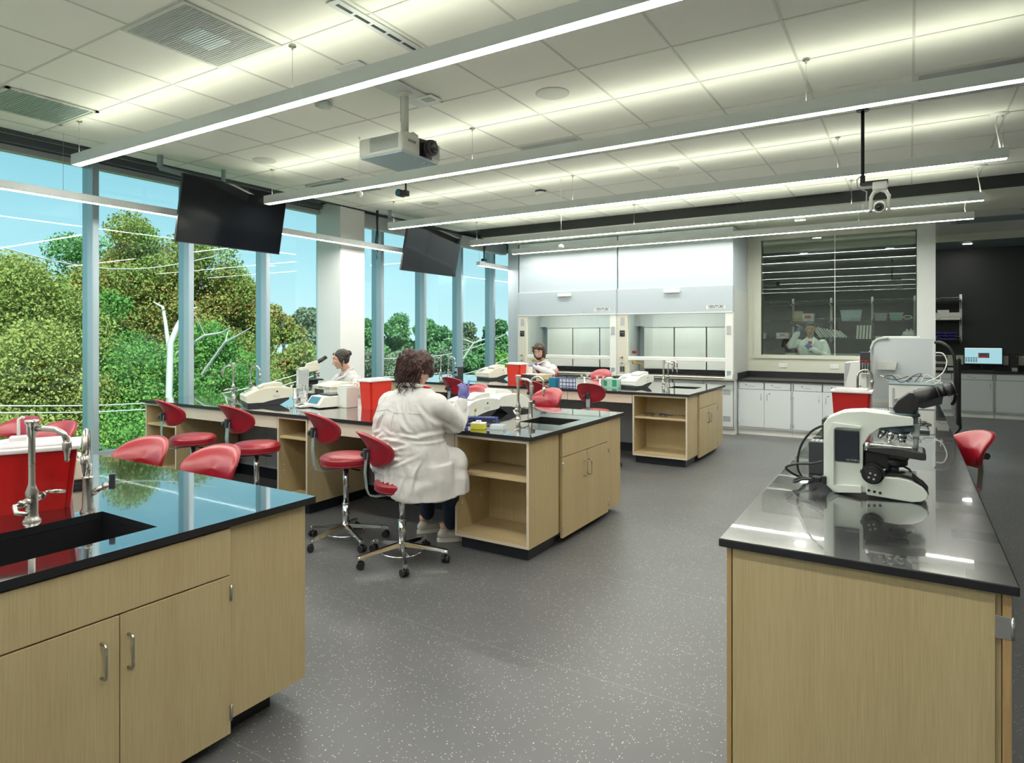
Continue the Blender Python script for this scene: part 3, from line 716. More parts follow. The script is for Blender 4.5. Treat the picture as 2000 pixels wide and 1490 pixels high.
# ---- third bench
worktop(XL, XR-.0, 7.86, 9.68, (-2.86, -2.47, 8.71, 9.08), 'long glossy black worktop of the far bench')
open_unit(-3.04, -2.33, 7.88, .46, 'open oak shelf cabinet with safety glasses at the corner of the far bench', shelf=.60, group='open shelf cabinets under the benches')
sink_unit(-2.31, 8.347, 9.26, .55, 8.80, 'oak two door sink cabinet at the end of the far bench', (.475, .600))
side_panel(-2.93, -2.33, 9.265, 9.64, .06, 'narrow oak end panel behind the doors of the far bench')
kneehole(0, 0, 7.88, 0, ['pale drawer front of the far bench between its left stools', 'pale drawer front of the far bench between the middle stools', 'pale drawer front of the far bench left of the rightmost stool', 'pale drawer front of the far bench next to its shelf cabinet'], [-6.6, -5.7, -4.86, -3.98, -3.045])
service_core(-7.3, -2.94, 8.65, 8.75, 'dark grey service panel under the far bench')
side_panel(-7.34, -6.65, 7.9, 9.64, .10, 'oak unit under the window end of the far bench')
# ---- right bench
worktop(-.587, .275, 2.37, 8.9, None, 'long black worktop in the right foreground with bright streaked reflections', 'epoxy_worn')
t = thing('bench_cabinet', 'pale oak end of the bench in the right foreground', 'cabinet', (-.565, 2.40, 0))
MB().box(.022, .80, .016, 6.2, .10, TOP-TH-.001).build('carcass', 'oak', t)
MB().box(.016, .784, 0, .016, .055, TOP-TH-.002, .001).build('end_board', 'oak', t)
MB().box(0, .0215, .0, 6.2, .06, TOP-TH-.002, .001).build('left_edge', 'oak_edge', t)
rd = MB().box(.802, .824, .0, .6, .055, TOP-TH-.006, .001).build('door', 'oak_edge', t)
MB().box(.784, .824, -.0035, -.0005, .745, .812, .001).cyl((.826, -.002, .745), (.826, -.002, .814), .005, n=10).build('hinge', 'steel_bright', rd)
MB().box(.784, .824, -.0035, -.0005, .12, .19, .001).cyl((.826, -.002, .12), (.826, -.002, .19), .005, n=10).build('hinge', 'steel_bright', rd)
MB().box(.06, .76, .08, 6.1, 0, .10).build('plinth', 'black_kick', t)

# ================================================================ white base cabinets
def base_cabinet(x0, x1, yf, depth, label, doors=2, group='white base cabinets', drawers=True, m='cabinet_white', zt=TOP-TH):
    t = thing('base_cabinet', label, 'cabinet', ((x0+x1)/2, yf, 0), group=group)
    w_ = (x1-x0)/2
    MB().box(-w_, w_, .012, depth, .10, zt).build('carcass', m, t)
    MB().box(-w_+.012, w_-.012, .0105, .012, .125, zt-.015).build('reveal', 'cabinet_gap', t)
    n_ = doors; cw = (2*w_-.03)/n_
    for i in range(n_):
        a = -w_+.015+i*cw+.002; b = a+cw-.004
        zd = zt-.135 if drawers else zt-.02
        if drawers:
            d = MB().box(a+.008, b-.008, -.004, .0105, zd+.008, zt-.02, .001).build('drawer', m, t)
            cx = (a+b)/2
            MB().tube([(cx-.05, -.004, zd+.05), (cx-.05, -.028, zd+.05), (cx+.05, -.028, zd+.05), (cx+.05, -.004, zd+.05)], .004, 6).build('handle', 'steel', d)
            MB().cyl((cx-.08, -.004, zd+.075), (cx-.08, -.008, zd+.075), .009, n=10).build('lock', 'plastic_dark', d)
        d = MB().box(a, b, -.004, .0105, .13, zd, .001).build('door', m, t)
        hx = (b-.045) if i % 2 == 0 else (a+.045)
        MB().tube([(hx, -.004, zd-.17), (hx, -.028, zd-.17), (hx, -.028, zd-.07), (hx, -.004, zd-.07)], .004, 6).build('handle', 'steel', d)
        if i % 2: MB().cyl((hx+.035, -.004, zd-.06), (hx+.035, -.008, zd-.06), .009, n=10).build('lock', 'plastic_dark', d)
        ex = a if i % 2 == 0 else b
        for zz in (.2, zd-.1): MB().cyl((ex, -.004, zz-.03), (ex, -.004, zz+.03), .006, n=8).build('hinge', 'steel', d)
    MB().box(-w_, w_, .05, depth, 0, .10).box(-w_, w_, .04, .05, 0, .012).build('plinth', 'paint_white', t)
    return t
YB = 11.12
base_cabinet(-2.44, -1.60, YB, .8, 'white base cabinet with two drawers and two doors, next to the fume hood')
base_cabinet(-1.595, -.72, YB, .8, 'white base cabinet with two drawers and two doors, behind the red sharps bin')
base_cabinet(-.715, .08, YB, .8, 'white base cabinet mostly hidden behind the tall white analyser')
t = thing('worktop', 'matt black wall counter with an upstand under the interior window', 'worktop', (-2.44, YB-.03, TOP-TH))
MB().box(0, 1.62, 0, .84, 0, TH, .003).build('slab', 'black', t)
MB().box(0, 1.62, .82, .845, TH, TH+.10).box(0, .02, .03, .82, TH, TH+.10).build('upstand', 'black', t)
YF = 15.75
for i, (a, b, n_, lab) in enumerate([(.30, .745, 1, 'far white base cabinet just right of the analyser'), (.75, 1.42, 1, 'far white base cabinet under the computer monitor'), (1.43, 2.6, 1, 'far wide white base cabinet at the right edge'),
                                   (-2.4, -1.2, 2, 'white base cabinet below the shelves behind the interior window, left'), (-1.2, .29, 2, 'white base cabinet below the shelves behind the interior window, right')]):
    base_cabinet(a, b, YF, .6, lab, n_)
t = thing('worktop', 'black counter along the far dark wall', 'worktop', (-2.5, YF-.03, TOP-TH))
MB().box(0, 5.2, 0, .70, 0, TH, .003).build('slab', 'black', t)
MB().box(0, 5.2, .66, .69, TH, .34).build('upstand', 'paint_wall', t)
MB().box(0, 5.2, .64, .66, TH, .15).build('splash', 'black', t)
# ================================================================ fume hoods
def hood(x0, x1, label):
    t = thing('fume_hood', label, 'fume hood', (x0, 10.8, 0), group='white fume hoods')
    W_ = x1-x0
    MB().box(0.01, W_-.01, .05, 1.13, 2.47, 3.428, .003).build('upper_panel', 'hood_white', t)
    MB().box(0, W_, 0, .06, 2.02, 2.475, .012).box(0.0, W_, .05, 1.13, 2.40, 2.47).build('front_header', 'hood_white', t)
    MB().box(0, W_, -.012, .03, 2.01, 2.03, .006).build('header_lip', 'hood_inner', t)
    # body: side posts, back, sides, roof
    pl, pr = .205, .125
    MB().box(.02, pl, .0, .12, .93, 2.02, .004).build('service_post', 'plastic_cream', t)
    MB().box(W_-pr, W_, .0, .10, .93, 2.02, .004).prism([(W_-pr-.05, .925), (W_, .925), (W_, 1.0), (W_-pr, .965)], -.03, .05).build('side_post', 'paint_white', t)
    MB().box(0, .02, .0, 1.13, .93, 2.4).box(W_-.02, W_, .10, 1.13, .93, 2.4).box(.02, .03, .1, 1.1, .93, 2.2).box(.02, W_-.02, 1.10, 1.13, .93, 2.4).box(.02, W_-.02, .1, 1.1, 2.15, 2.2).build('liner', 'hood_inner', t)
    MB().box(0, W_, -.02, 1.13, .90, .93, .004).box(.20, W_-.13, -.05, .05, .935, .955, .008).build('work_surface', 'plastic_cream', t)
    MB().box(.25, W_-.15, .22, .9, .93, .934).build('tray', 'black', t)
    MB().box(.3, W_-.3, .35, .50, 2.135, 2.15).build('hood_lamp', 'hood_lamp', t)
    # baffles
    bz = [(.20, .78), (.79, 1.37), (1.38, W_-.03)]
    for a, b in bz: MB().box(a, b-.012, .86, .872, 1.02, 1.80, .003).build('baffle', 'paint_white', t)
    MB().box(.03, W_-.02, .86, .874, 1.815, 2.14).box(.2, W_-.03, .84, .872, 1.795, 1.815).build('baffle', 'hood_inner', t)
    MB().box(.2, W_-.05, .90, .95, .935, 1.0).build('vent_slot', 'black', t)
    # sash
    MB().box(.20, W_-.13, .055, .063, 1.27, 2.05).build('sash_glass', 'hood_glass', t)
    MB().box(.20, W_-.12, .035, .085, 1.20, 1.27, .012).build('sash_handle', 'paint_white', t)
    MB().box(.20, .207, .05, .07, 1.2, 2.05).build('sash_track', 'plastic_grey', t)
    # light cover on the header
    lc = MB().box(W_*.5-.16+.02, W_*.5+.14, -.035, 0, 2.365, 2.425, .014).build('light_cover', 'plastic_white', t)
    # logo
    MB().box(W_-.43, W_-.12, -.0015, .0, 2.085, 2.148).build('logo_plate', 'paint_white', t)
    text('logo_lettering', 'VENTURI', .062, 'plastic_dark', t, (W_-.275, -.003, 2.112), (PI/2, 0, 0), bold=.0006)
    MB().box(W_-.42, W_-.13, -.003, 0, 2.138, 2.142).build('logo_line', 'teal', t)
    MB().box(W_*.68, W_*.68+.06, -.002, 0, 2.062, 2.070).build('badge', 'steel', t)
    # controls on the service post
    MB().box(.075, .155, -.003, .0, 1.82, 1.96).build('notice', 'plastic_grey', t)
    d = MB().box(.062, .158, -.008, .0, 1.62, 1.73, .003).build('display', 'black', t)
    MB().box(.08, .10, -.009, -.008, 1.69, 1.70).box(.11, .12, -.009, -.008, 1.685, 1.70).box(.13, .145, -.009, -.008, 1.69, 1.70).box(.12, .14, -.009, -.008, 1.655, 1.662).build('display_digits', 'plastic_grey', d)
    for zz, cc in ((1.25, 'red_bin'), (1.15, 'green_box')):
        MB().cyl((.11, 0, zz), (.11, -.045, zz), .012, n=10).box(.075, .15, -.05, -.04, zz-.008, zz+.008, .003).build('service_knob', 'steel', t)
        MB().cyl((.125, -.048, zz+.005), (.125, -.056, zz+.005), .012, n=10).build('knob_cap', cc, t)
    MB().box(.062, .162, -.006, 0, .98, 1.10, .003).build('outlet_plate', 'plastic_grey', t)
    MB().box(.072, .107, -.009, -.006, .995, 1.085).box(.117, .152, -.009, -.006, .995, 1.085).build('outlet', 'plastic_dark', t)
    MB().box(W_-.10, W_-.03, -.012, 0, 1.66, 1.80, .004).build('latch', 'plastic_grey', t)
    MB().box(W_-.10, W_-.03, -.004, 0, .97, 1.06).build('outlet', 'slate', t)
    # hoses
    MB().ell((.26, .2, 1.34), (.05, .03, .03)).build('red_valve', 'red_bin', t)
    MB().ell((.26, .18, 1.15), (.035, .02, .03)).tube([(.28, .18, 1.15), (.36, .2, 1.14), (.42, .22, 1.1)], .012).build('yellow_valve', 'yellow_tape', t)
    return t
hood(-6.55, -4.475, 'white fume hood on the left, next to the windows')
hood(-4.470, -2.445, 'white fume hood on the right, next to the black wall counter')
for i, (a, b) in enumerate([(-6.55, -5.52), (-5.515, -4.48), (-4.475, -3.47), (-3.465, -2.45)]):
    t = thing('hood_cabinet', ['white vented cabinet under the left fume hood, window side', 'white vented cabinet under the left fume hood, right half', 'white vented cabinet under the right fume hood, left half', 'white vented cabinet under the right fume hood, right half'][i], 'cabinet', (a, 10.92, 0), group='white cabinets under the fume hoods')
    w_ = b-a
    MB().box(0, w_, .012, .9, .10, .90).build('carcass', 'cabinet_white', t)
    MB().box(.01, w_-.01, .009, .012, .12, .89).build('reveal', 'cabinet_gap', t)
    for j in (0, 1):
        a2 = .015+j*(w_-.03)/2; b2 = a2+(w_-.03)/2-.006
        d = MB().box(a2, b2, -.004, .009, .13, .88, .001).build('door', 'cabinet_white', t)
        for zv in (.22, .66):
            m_ = MB()
            for k in range(5): m_.box(b2-.16, b2-.04, -.0055, -.004, zv+k*.018, zv+.008+k*.018)
            m_.build('vent_slots', 'cabinet_gap', d)
        MB().cyl((a2+.08, -.004, .8), (a2+.08, -.010, .8), .012, n=10).build('lock', 'plastic_dark', d)
    MB().box(0, w_, .06, .9, 0, .10).box(0, w_, .05, .06, 0, .014).build('plinth', 'paint_white', t)

# ================================================================ far wall shelves
ups = [-2.336, -1.529, -.703, .101, .918]
t = thing('shelving', 'dark wall shelves on white slotted uprights, seen through the interior window and beside the pillar', 'shelves', (0, 16.45, 0))
for x in [-3.15]+ups:
    u_ = MB().box(x-.022, x+.022, -.03, 0, 1.50, 2.50)
    for zz in (1.56, 1.96, 2.36): u_.box(x-.005, x+.005, -.40, -.03, zz-.03, zz-.003).prism([(-.40, zz), (-.03, zz), (-.03, zz-.12)], x-.003, x+.003, 'x')
    u_.prism([(-.12, 2.40), (-.03, 2.40), (-.03, 2.50), (-.05, 2.50)], x-.02, x+.02, 'x')
    o_ = u_.build('upright', 'paint_white', t)
    m_ = MB()
    for k in range(34): m_.box(x-.010, x-.004, -.031, -.03, 1.53+k*.025, 1.543+k*.025).box(x+.004, x+.010, -.031, -.03, 1.53+k*.025, 1.543+k*.025)
    m_.build('slots', 'plastic_dark', o_)
allx = [-3.15]+ups
for i in range(5):
    a, b = allx[i]+.02, allx[i+1]-.02
    for zz in (1.54, 1.94, 2.34):
        MB().box(a, b, -.42, -.03, zz, zz+.022, .002).build('shelf_board', 'black', t)
        r_ = MB(); mid = (a+b)/2
        for p, q in ((a+.01, mid-.02), (mid+.02, b-.01)):
            r_.tube([(p, -.41, zz+.02), (p, -.41, zz+.065), (p+.02, -.41, zz+.08), (q-.02, -.41, zz+.08), (q, -.41, zz+.065), (q, -.41, zz+.02)], .0045, 6)
        r_.build('shelf_rail', 'steel_bright', t)
def shelfbox(name, x, z, sx, sz, m, label, cat='box', sy=.28, lidm=None, taper=.0, group=None):
    t = thing(name, label, cat, (x, 16.18, z), group=group)
    a, b = sx/2, sy/2
    vs_ = [(-a+taper, -b+taper, 0), (a-taper, -b+taper, 0), (a-taper, b-taper, 0), (-a+taper, b-taper, 0), (-a, -b, sz), (a, -b, sz), (a, b, sz), (-a, b, sz)]
    MB().add(vs_, [(0, 1, 5, 4), (1, 2, 6, 5), (2, 3, 7, 6), (3, 0, 4, 7), (0, 3, 2, 1), (4, 5, 6, 7)]).build('body', m, t)
    if lidm: MB().box(-a-.008, a+.008, -b-.008, b+.008, sz, sz+.015, .004).build('lid', lidm, t)
    return t
t_ = shelfbox('cardboard_box', -2.18, 1.962, .17, .235, 'cardboard', 'brown cardboard box on the middle shelf behind the window, left')
t_ = shelfbox('storage_tub', -1.97, 1.962, .25, .175, 'plastic_white', 'white plastic tub with a red label above the man behind the window', 'tub', taper=.015)
MB().box(-.07, .06, -.142, -.139, .07, .13).build('label', 'red_bin', t_)
mat('clear_tub', (.42, .55, .60), .3)
mat('tub_grey', (.30, .32, .33), .4)
mat('marker_blue', (.015, .01, .16), .5)
t_ = shelfbox('storage_tub', -1.10, 1.962, .42, .225, 'clear_tub', 'large translucent pale blue storage tub on the middle shelf', 'tub', taper=.03, lidm='clear_tub')
shelfbox('storage_tub', -.53, 1.962, .25, .15, 'tub_grey', 'small clear tub with dark contents, left one of the pair', 'tub', taper=.025, lidm='plastic_grey')
t_ = shelfbox('storage_tub', -.24, 1.962, .26, .15, 'tub_grey', 'small clear tub with green contents, right one of the pair', 'tub', taper=.025, lidm='plastic_grey')
MB().box(-.09, .06, -.135, -.125, .02, .11).build('contents', 'green_paper', t_)
t_ = thing('coiled_cord', 'loop of white cord on the middle shelf by the pillar', 'cord', (-.03, 16.10, 1.965))
MB().tube([(.08*math.cos(a), .02*math.sin(a*2), .06+.04*math.sin(a)) for a in [k*PI/8 for k in range(17)]], .008, 6).build('loop', 'paint_white', t_)
def folder(x, z, tilt, m, label, hh=.30, th=.03):
    t = thing('folder', label, 'folder', (x, 16.14, z), group='folders on the lowest shelf behind the window')
    R = Matrix.Rotation(tilt, 4, 'Y')
    MB().box(0, th, -.11, .11, 0, hh, .002, M=R).build('cover', m, t)
    MB().box(.004, th-.004, -.112, -.108, .01, hh-.01, M=R).build('spine_label', 'paper', t)
ms = ['paper', 'plastic_dark', 'paper', 'green_paper', 'green_paper', 'paper', 'green_paper', 'paper', 'paper', 'plastic_cream', 'paper']
for i in range(10):
    folder(-1.72+i*.058, 1.562+.02, -.62-.02*i, ms[i], ['leftmost leaning white folder behind the window', 'dark leaning folder second from the left', 'leaning white folder before the green ones', 'first leaning green folder', 'second leaning green folder', 'leaning white folder between the green folders', 'last leaning green folder', 'leaning white folder after the green ones', 'leaning pale folder, third from the right end of its row', 'rightmost leaning cream folder, lying lowest of its row'][i], .32-.012*i)
for i in range(5):
    folder(-1.0+i*.062, 1.562, .06, 'paper', ['first upright white binder from the left', 'second upright white binder', 'middle one of the five upright white binders', 'fourth upright white binder', 'last upright white binder beside the shelf upright'][i], .30, .042)
t_ = shelfbox('carton', -3.02, 1.562, .20, .14, 'paper', 'white carton with a yellow sticker on the lowest shelf, far left'); MB().box(-.03, .05, -.143, -.14, .04, .11).build('sticker', 'yellow', t_)
t_ = shelfbox('carton', -2.52, 1.562, .26, .14, 'paper', 'white carton with blue print beside the man behind the window'); MB().box(-.05, .06, -.143, -.14, .08, .10).build('print', 'blue', t_)
shelfbox('carton', -.22, 1.562, .20, .05, 'paper', 'flat white carton with a teal top on the lowest shelf', lidm='teal')
shelfbox('test_tube_rack', -.52, 1.562, .22, .05, 'plastic_cream', 'low pale rack on the lowest shelf', 'rack')
t_ = thing('plastic_bag', 'crumpled clear plastic bag on the lowest shelf by the pillar', 'bag', (.0, 16.15, 1.562))
rb = random.Random(4); mbg = MB()
mbg.ell((0, 0, .09), (.13, .1, .10), nu=12, nv=8); mbg.v = [(x*(1+rb.uniform(-.2, .2)), y*(1+rb.uniform(-.2, .2)), max(0, z*(1+rb.uniform(-.2, .3)))) for x, y, z in mbg.v]; mbg.sm = [False]*len(mbg.sm)
mbg.build('bag_film', 'tub_white' if 'tub_white' in MAT else 'plastic_white', t_)
# right of the pillar
shelfbox('carton', .30, 1.962, .22, .10, 'paper', 'low white carton on the middle shelf just right of the pillar')
shelfbox('carton', .42, 1.962, .16, .14, 'paper', 'white carton with a grey top on the middle shelf right of the pillar', lidm='plastic_grey')
shelfbox('carton', .60, 1.962, .20, .205, 'paper', 'tallest white carton on the middle shelf right of the pillar')
shelfbox('carton', .80, 1.962, .19, .15, 'paper', 'white carton at the right end of the middle shelf')
for i in range(3):
    for j in range(3):
        t_ = thing('parts_bin', ['dark blue parts bin, %s row %s' % (('left', 'middle', 'right')[i], ('bottom', 'middle', 'top')[j])][0]+' of the stack on the lowest shelf', 'bin', (.37+i*.185, 16.14, 1.562+j*.055), group='dark blue parts bins')
        MB().box(-.085, .085, -.10, .12, 0, .008).box(-.085, -.078, -.10, .12, 0, .05).box(.078, .085, -.10, .12, 0, .05).box(-.085, .085, .112, .12, 0, .05).box(-.085, .085, -.105, -.098, 0, .028).build('tray', 'marker_blue', t_)

# computer on the far counter
t = thing('computer_monitor', 'black monitor showing a pale window with a small dark graph', 'monitor', (1.27, 16.08, TOP))
MB().box(-.325, .325, -.02, .02, .13, .49, .006).build('bezel', 'black', t)
sc_ = MB().box(-.305, .305, -.0215, -.0195, .155, .47).build('screen', mat('screen_blue', (.02, .02, .02), .3, emit=(.38, .66, .72), es=.55), t)
MB().box(-.305, .29, -.0222, -.0215, .455, .47).build('title_bar', mat('screen_white', (.02, .02, .02), .3, emit=(.75, .85, .85), es=.55), sc_)
MB().box(-.08, .10, -.0225, -.0215, .27, .37).build('graph', mat('screen_black', (.02, .02, .02), .3, emit=(.012, .02, .02), es=1.0), sc_)
m_ = MB()
for (p, q, a, b) in [(-.07, -.062, .275, .365), (.065, .072, .275, .345), (-.07, .07, .275, .283), (-.03, .0, .275, .30), (.02, .03, .275, .31)]: m_.box(p, q, -.0230, -.0225, a, b)
m_.build('graph_line', mat('screen_red', (.02, .02, .02), .3, emit=(.35, .01, .01), es=1.0), sc_)
m_ = MB()
for i in range(5):
    for j in range(4): m_.box(-.295+i*.042, -.265+i*.042, -.0225, -.0215, .185+j*.026, .20+j*.026)
m_.build('thumbnails', 'screen_black', sc_)
MB().box(-.03, .03, 0, .04, .04, .2).box(-.13, .13, -.09, .09, 0, .012, .004).build('stand', 'black', t)
t = thing('keyboard', 'black computer keyboard in front of the far monitor', 'keyboard', (1.22, 15.86, TOP))
MB().box(-.22, .22, -.07, .07, .002, .02, .004).build('case', 'plastic_dark', t)
m_ = MB()
for i in range(14):
    for j in range(4): m_.box(-.21+i*.03, -.186+i*.03, -.055+j*.028, -.032+j*.028, .02, .026)
m_.build('keys', 'black', t)
t = thing('computer_tower', 'slim black computer tower at the right edge of the far counter', 'computer', (1.76, 16.1, TOP))
MB().box(-.06, .06, -.18, .18, 0, .36, .004).build('case', 'black', t)
MB().box(-.045, .045, -.183, -.18, .02, .09).build('front_label', 'plastic_grey', t)
MB().cyl((.03, -.181, .32), (.03, -.185, .32), .008, n=10).build('power_button', 'steel', t)
for x, m, lab in ((.52, 'plastic_grey', 'small grey drawer box on the far counter beside the analyser'), (.74, 'plastic_cream', 'small cream drawer box on the far counter left of the monitor')):
    t = thing('storage_box', lab, 'box', (x, 15.95, TOP)); MB().box(-.08, .08, -.1, .1, 0, .11, .004).build('case', 'black', t); MB().box(-.075, .075, -.103, -.1, .01, .07).build('front_label', m, t)
t = thing('paper_stack', 'sheets of paper lying on the box left of the far monitor', 'paper', (.75, 15.95, TOP+.112)); MB().box(-.09, .09, -.1, .1, 0, .012).build('sheets', 'paper', t)

# ================================================================ stools
def stool(seat_z, base_rot=0.0, back_z=None, ring=True):
    """round red stool with a small curved backrest; faces +y, backrest on the -y side"""
    t = thing('lab_stool', 'red vinyl lab stool', 'stool', (0, 0, 0))
    s = seat_z
    MB().lathe([(.001, s+.004), (.12, s+.002), (.175, s-.006), (.197, s-.022), (.203, s-.045), (.198, s-.075), (.19, s-.086), (.001, s-.088)], n=40).build('seat', 'vinyl_red', t)
    MB().lathe([(.2035, s-.030), (.2050, s-.033), (.2035, s-.036)], n=40).lathe([(.200, s-.070), (.2015, s-.073), (.199, s-.076)], n=40).build('piping', 'vinyl_red', t)
    # column
    MB().cyl((0, 0, .30), (0, 0, s-.09), .022, n=20).cyl((0, 0, .30), (0, 0, .308), .031, n=20).cyl((0, 0, .115), (0, 0, .30), .0275, n=20).build('gas_column', 'chrome', t)
    MB().box(-.07, .07, -.09, .09, s-.105, s-.088, .004).box(-.10, -.02, -.02, .02, s-.118, s-.10, .004).tube([(.02, .0, s-.11), (.12, .03, s-.115), (.17, .04, s-.112)], .006).build('mechanism', 'black', t)
    # backrest arm: flat bar from under the seat, up behind
    bz = back_z or (s+.185)
    arm_pts = [(0, -.05, s-.112), (0, -.20, s-.115), (0, -.245, s-.10), (0, -.262, s-.06), (0, -.275, s+.06), (0, -.268, bz-.03), (0, -.262, bz+.02)]
    a_ = MB(); hw = .024
    for k in range(len(arm_pts)-1):
        p = Vector(arm_pts[k]); q = Vector(arm_pts[k+1]); d = (q-p).normalized(); nrm = Vector((0, -d.z, d.y))*.0035
        a_.add([p+Vector((-hw, 0, 0))-nrm, p+Vector((hw, 0, 0))-nrm, p+Vector((hw, 0, 0))+nrm, p+Vector((-hw, 0, 0))+nrm, q+Vector((-hw, 0, 0))-nrm, q+Vector((hw, 0, 0))-nrm, q+Vector((hw, 0, 0))+nrm, q+Vector((-hw, 0, 0))+nrm],
               [(0, 1, 5, 4), (1, 2, 6, 5), (2, 3, 7, 6), (3, 0, 4, 7), (0, 3, 2, 1), (4, 5, 6, 7)])
    a_.build('backrest_arm', 'grey_metal', t)
    MB().box(-.022, .022, -.285, -.225, bz-.03, bz+.045, .004).build('backrest_bracket', 'plastic_dark', t)
    MB().cyl((-.03, -.27, bz+.0), (-.062, -.27, bz+.0), .021, .024, n=12).cyl((.0, -.27, bz), (-.04, -.27, bz), .008, n=10).build('knob', 'plastic_dark', t)
    # backrest cushion: superellipse outline wrapped on a curve, top flared back
    NU, NV = 26, 10
    def surf(a, rr, side):
        # outline: kidney, wider on top
        ca, sa = math.cos(a), math.sin(a)
        ex = .84
        u = abs(ca)**ex*(1 if ca > 0 else -1)*rr; v = abs(sa)**ex*(1 if sa > 0 else -1)*rr
        X = u*(.182+.024*v); Zz = v*.128-.018*u*u*(1 if v < 0 else .6)
        curve = 2.9*X*X*(1-.25*v)
        flare = -.062*max(0, v+.25)**2-.012*v
        th = .038*math.sqrt(max(0, 1-rr**5))
        Y = -.215+curve+flare+(th if side > 0 else -th*.9)
        return (X, Y, bz+.045+Zz)
    rings = [0.0001, .35, .65, .85, .95, 1.0]
    vs_ = []; fs_ = []
    order = [(r, 1) for r in rings]+[(r, -1) for r in reversed(rings[:-1])]
    for r, sd in order:
        for i in range(NU*2): vs_.append(surf(2*PI*i/(NU*2)+.0001, r, sd))
    M2 = NU*2
    for k in range(len(order)-1):
        for i in range(M2): fs_.append((k*M2+i, k*M2+(i+1) % M2, (k+1)*M2+(i+1) % M2, (k+1)*M2+i))
    bk = MB().add(vs_, fs_, True).build('backrest', 'vinyl_red', t)
    MB().tube([Vector(surf(2*PI*i/48+.0001, .955, -1))+Vector((0, -.003, 0)) for i in range(49)], .0035, 6, cap=False).build('piping', 'vinyl_red', bk)
    # base: five legs with castors, foot ring
    for k in range(5):
        th = base_rot+2*PI*k/5; d = Vector((math.cos(th), math.sin(th), 0)); n_ = Vector((-d.y, d.x, 0))
        def bar(p, q, w0, w1, h0, h1):
            V = []
            for c_, ww, hh in ((p, w0, h0), (q, w1, h1)):
                for sx_, sz_ in ((-1, -1), (1, -1), (1, 1), (-1, 1)): V.append(c_+n_*ww*sx_*(1 if sz_ < 0 else .75)+Vector((0, 0, hh*sz_)))
            return V, [(0, 1, 5, 4), (1, 2, 6, 5), (2, 3, 7, 6), (3, 0, 4, 7), (0, 3, 2, 1), (4, 5, 6, 7)]
        m_ = MB()
        m_.add(*bar(d*.02+Vector((0, 0, .125)), d*.295+Vector((0, 0, .088)), .018, .014, .016, .010)).add(*bar(d*.290+Vector((0, 0, .088)), d*.337+Vector((0, 0, .080)), .0165, .015, .011, .010)).cyl(d*.322+Vector((0, 0, .088)), d*.322+Vector((0, 0, .052)), .015, .012, n=12)
        lg = m_.build('leg', 'chrome', t)
        c0 = d*.322+Vector((0, 0, .027)); cn = Vector((math.cos(th+1.1+k), math.sin(th+1.1+k), 0)); off = Vector((-cn.y, cn.x, 0))*.010
        m_ = MB().cyl(c0-cn*.026+off, c0-cn*.008+off, .026, n=18).cyl(c0+cn*.008+off, c0+cn*.026+off, .026, n=18).cyl(c0-cn*.008+off, c0+cn*.008+off, .016, n=10).cyl(c0+Vector((0, 0, 0)), c0+Vector((0, 0, .030)), .010, n=8)
        m_.build('castor', 'rubber', lg)
    if ring:
        rp = [(.15*math.cos(a), .15*math.sin(a), .075) for a in [2*PI*i/40 for i in range(41)]]
        MB().tube(rp, .0055, 8, cap=False).tube([(-.15, 0, .075), (-.05, 0, .085), (0, 0, .10)], .005).tube([(.15, 0, .075), (.05, 0, .085), (0, 0, .10)], .005).build('foot_ring', 'chrome', t)
    MB().cyl((0, 0, .09), (0, 0, .145), .034, .030, n=20).build('hub', 'chrome', t)
    return t
GS = 'red vinyl lab stools'
sA = stool(.70, 1.2)
def place(src, x, y, rz, label):
    return copy_tree(src, (x, y, 0), rz, label, GS)
sB = stool(.61, -1.52)
sB.location = (-3.15, 3.57, 0); sB.rotation_euler = (0, 0, math.radians(-30)); sB['label'] = 'red stool the woman in the foreground sits on, its backrest behind her'; sB['group'] = GS
sA.location = (-3.84, 3.68, 0); sA.rotation_euler = (0, 0, math.radians(-20)); sA['label'] = 'empty red stool just left of the seated woman with its round seat in full view'; sA['group'] = GS
place(sA, -4.93, 3.66, math.radians(-6), 'empty red stool at the middle bench, third from its right end, backrest facing the camera')
place(sA, -5.82, 3.62, math.radians(-15), 'leftmost red stool on the near side of the middle bench')
R_ = PI
place(sB, -3.54, 2.19, math.radians(-160), 'red stool on the far side of the foreground bench whose backrest shows largest')
place(sB, -4.22, 2.15, math.radians(-155), 'red stool behind the foreground bench, left of the largest backrest')
place(sB, -5.60, 2.21, math.radians(-158), 'red stool behind the foreground bench at the window, right one of the far pair')
place(sB, -6.18, 2.19, math.radians(-158), 'red stool behind the foreground bench nearest the window, half hidden by the tap')
place(sA, -5.53, 7.55, math.radians(-4), "red stool at the far bench just behind the seated woman's gloved hand")
place(sA, -4.15, 7.55, math.radians(-12), 'red stool at the far bench behind the middle bench taps')
place(sA, -3.42, 7.55, math.radians(6), 'red stool at the far bench, the one standing alone left of its shelf cabinet')
place(sA, -4.38, 6.08, R_+math.radians(2), 'coral red stool behind the middle bench left of the white photometers')
place(sA, -3.42, 6.08, R_+math.radians(-4), 'coral red stool behind the middle bench reflected in its worktop')
place(sA, -4.5, 10.05, R_+.1, 'red stool behind the far bench in front of the right fume hood')
place(sB, .21, 5.50, math.radians(125), 'red stool on the right of the right bench')
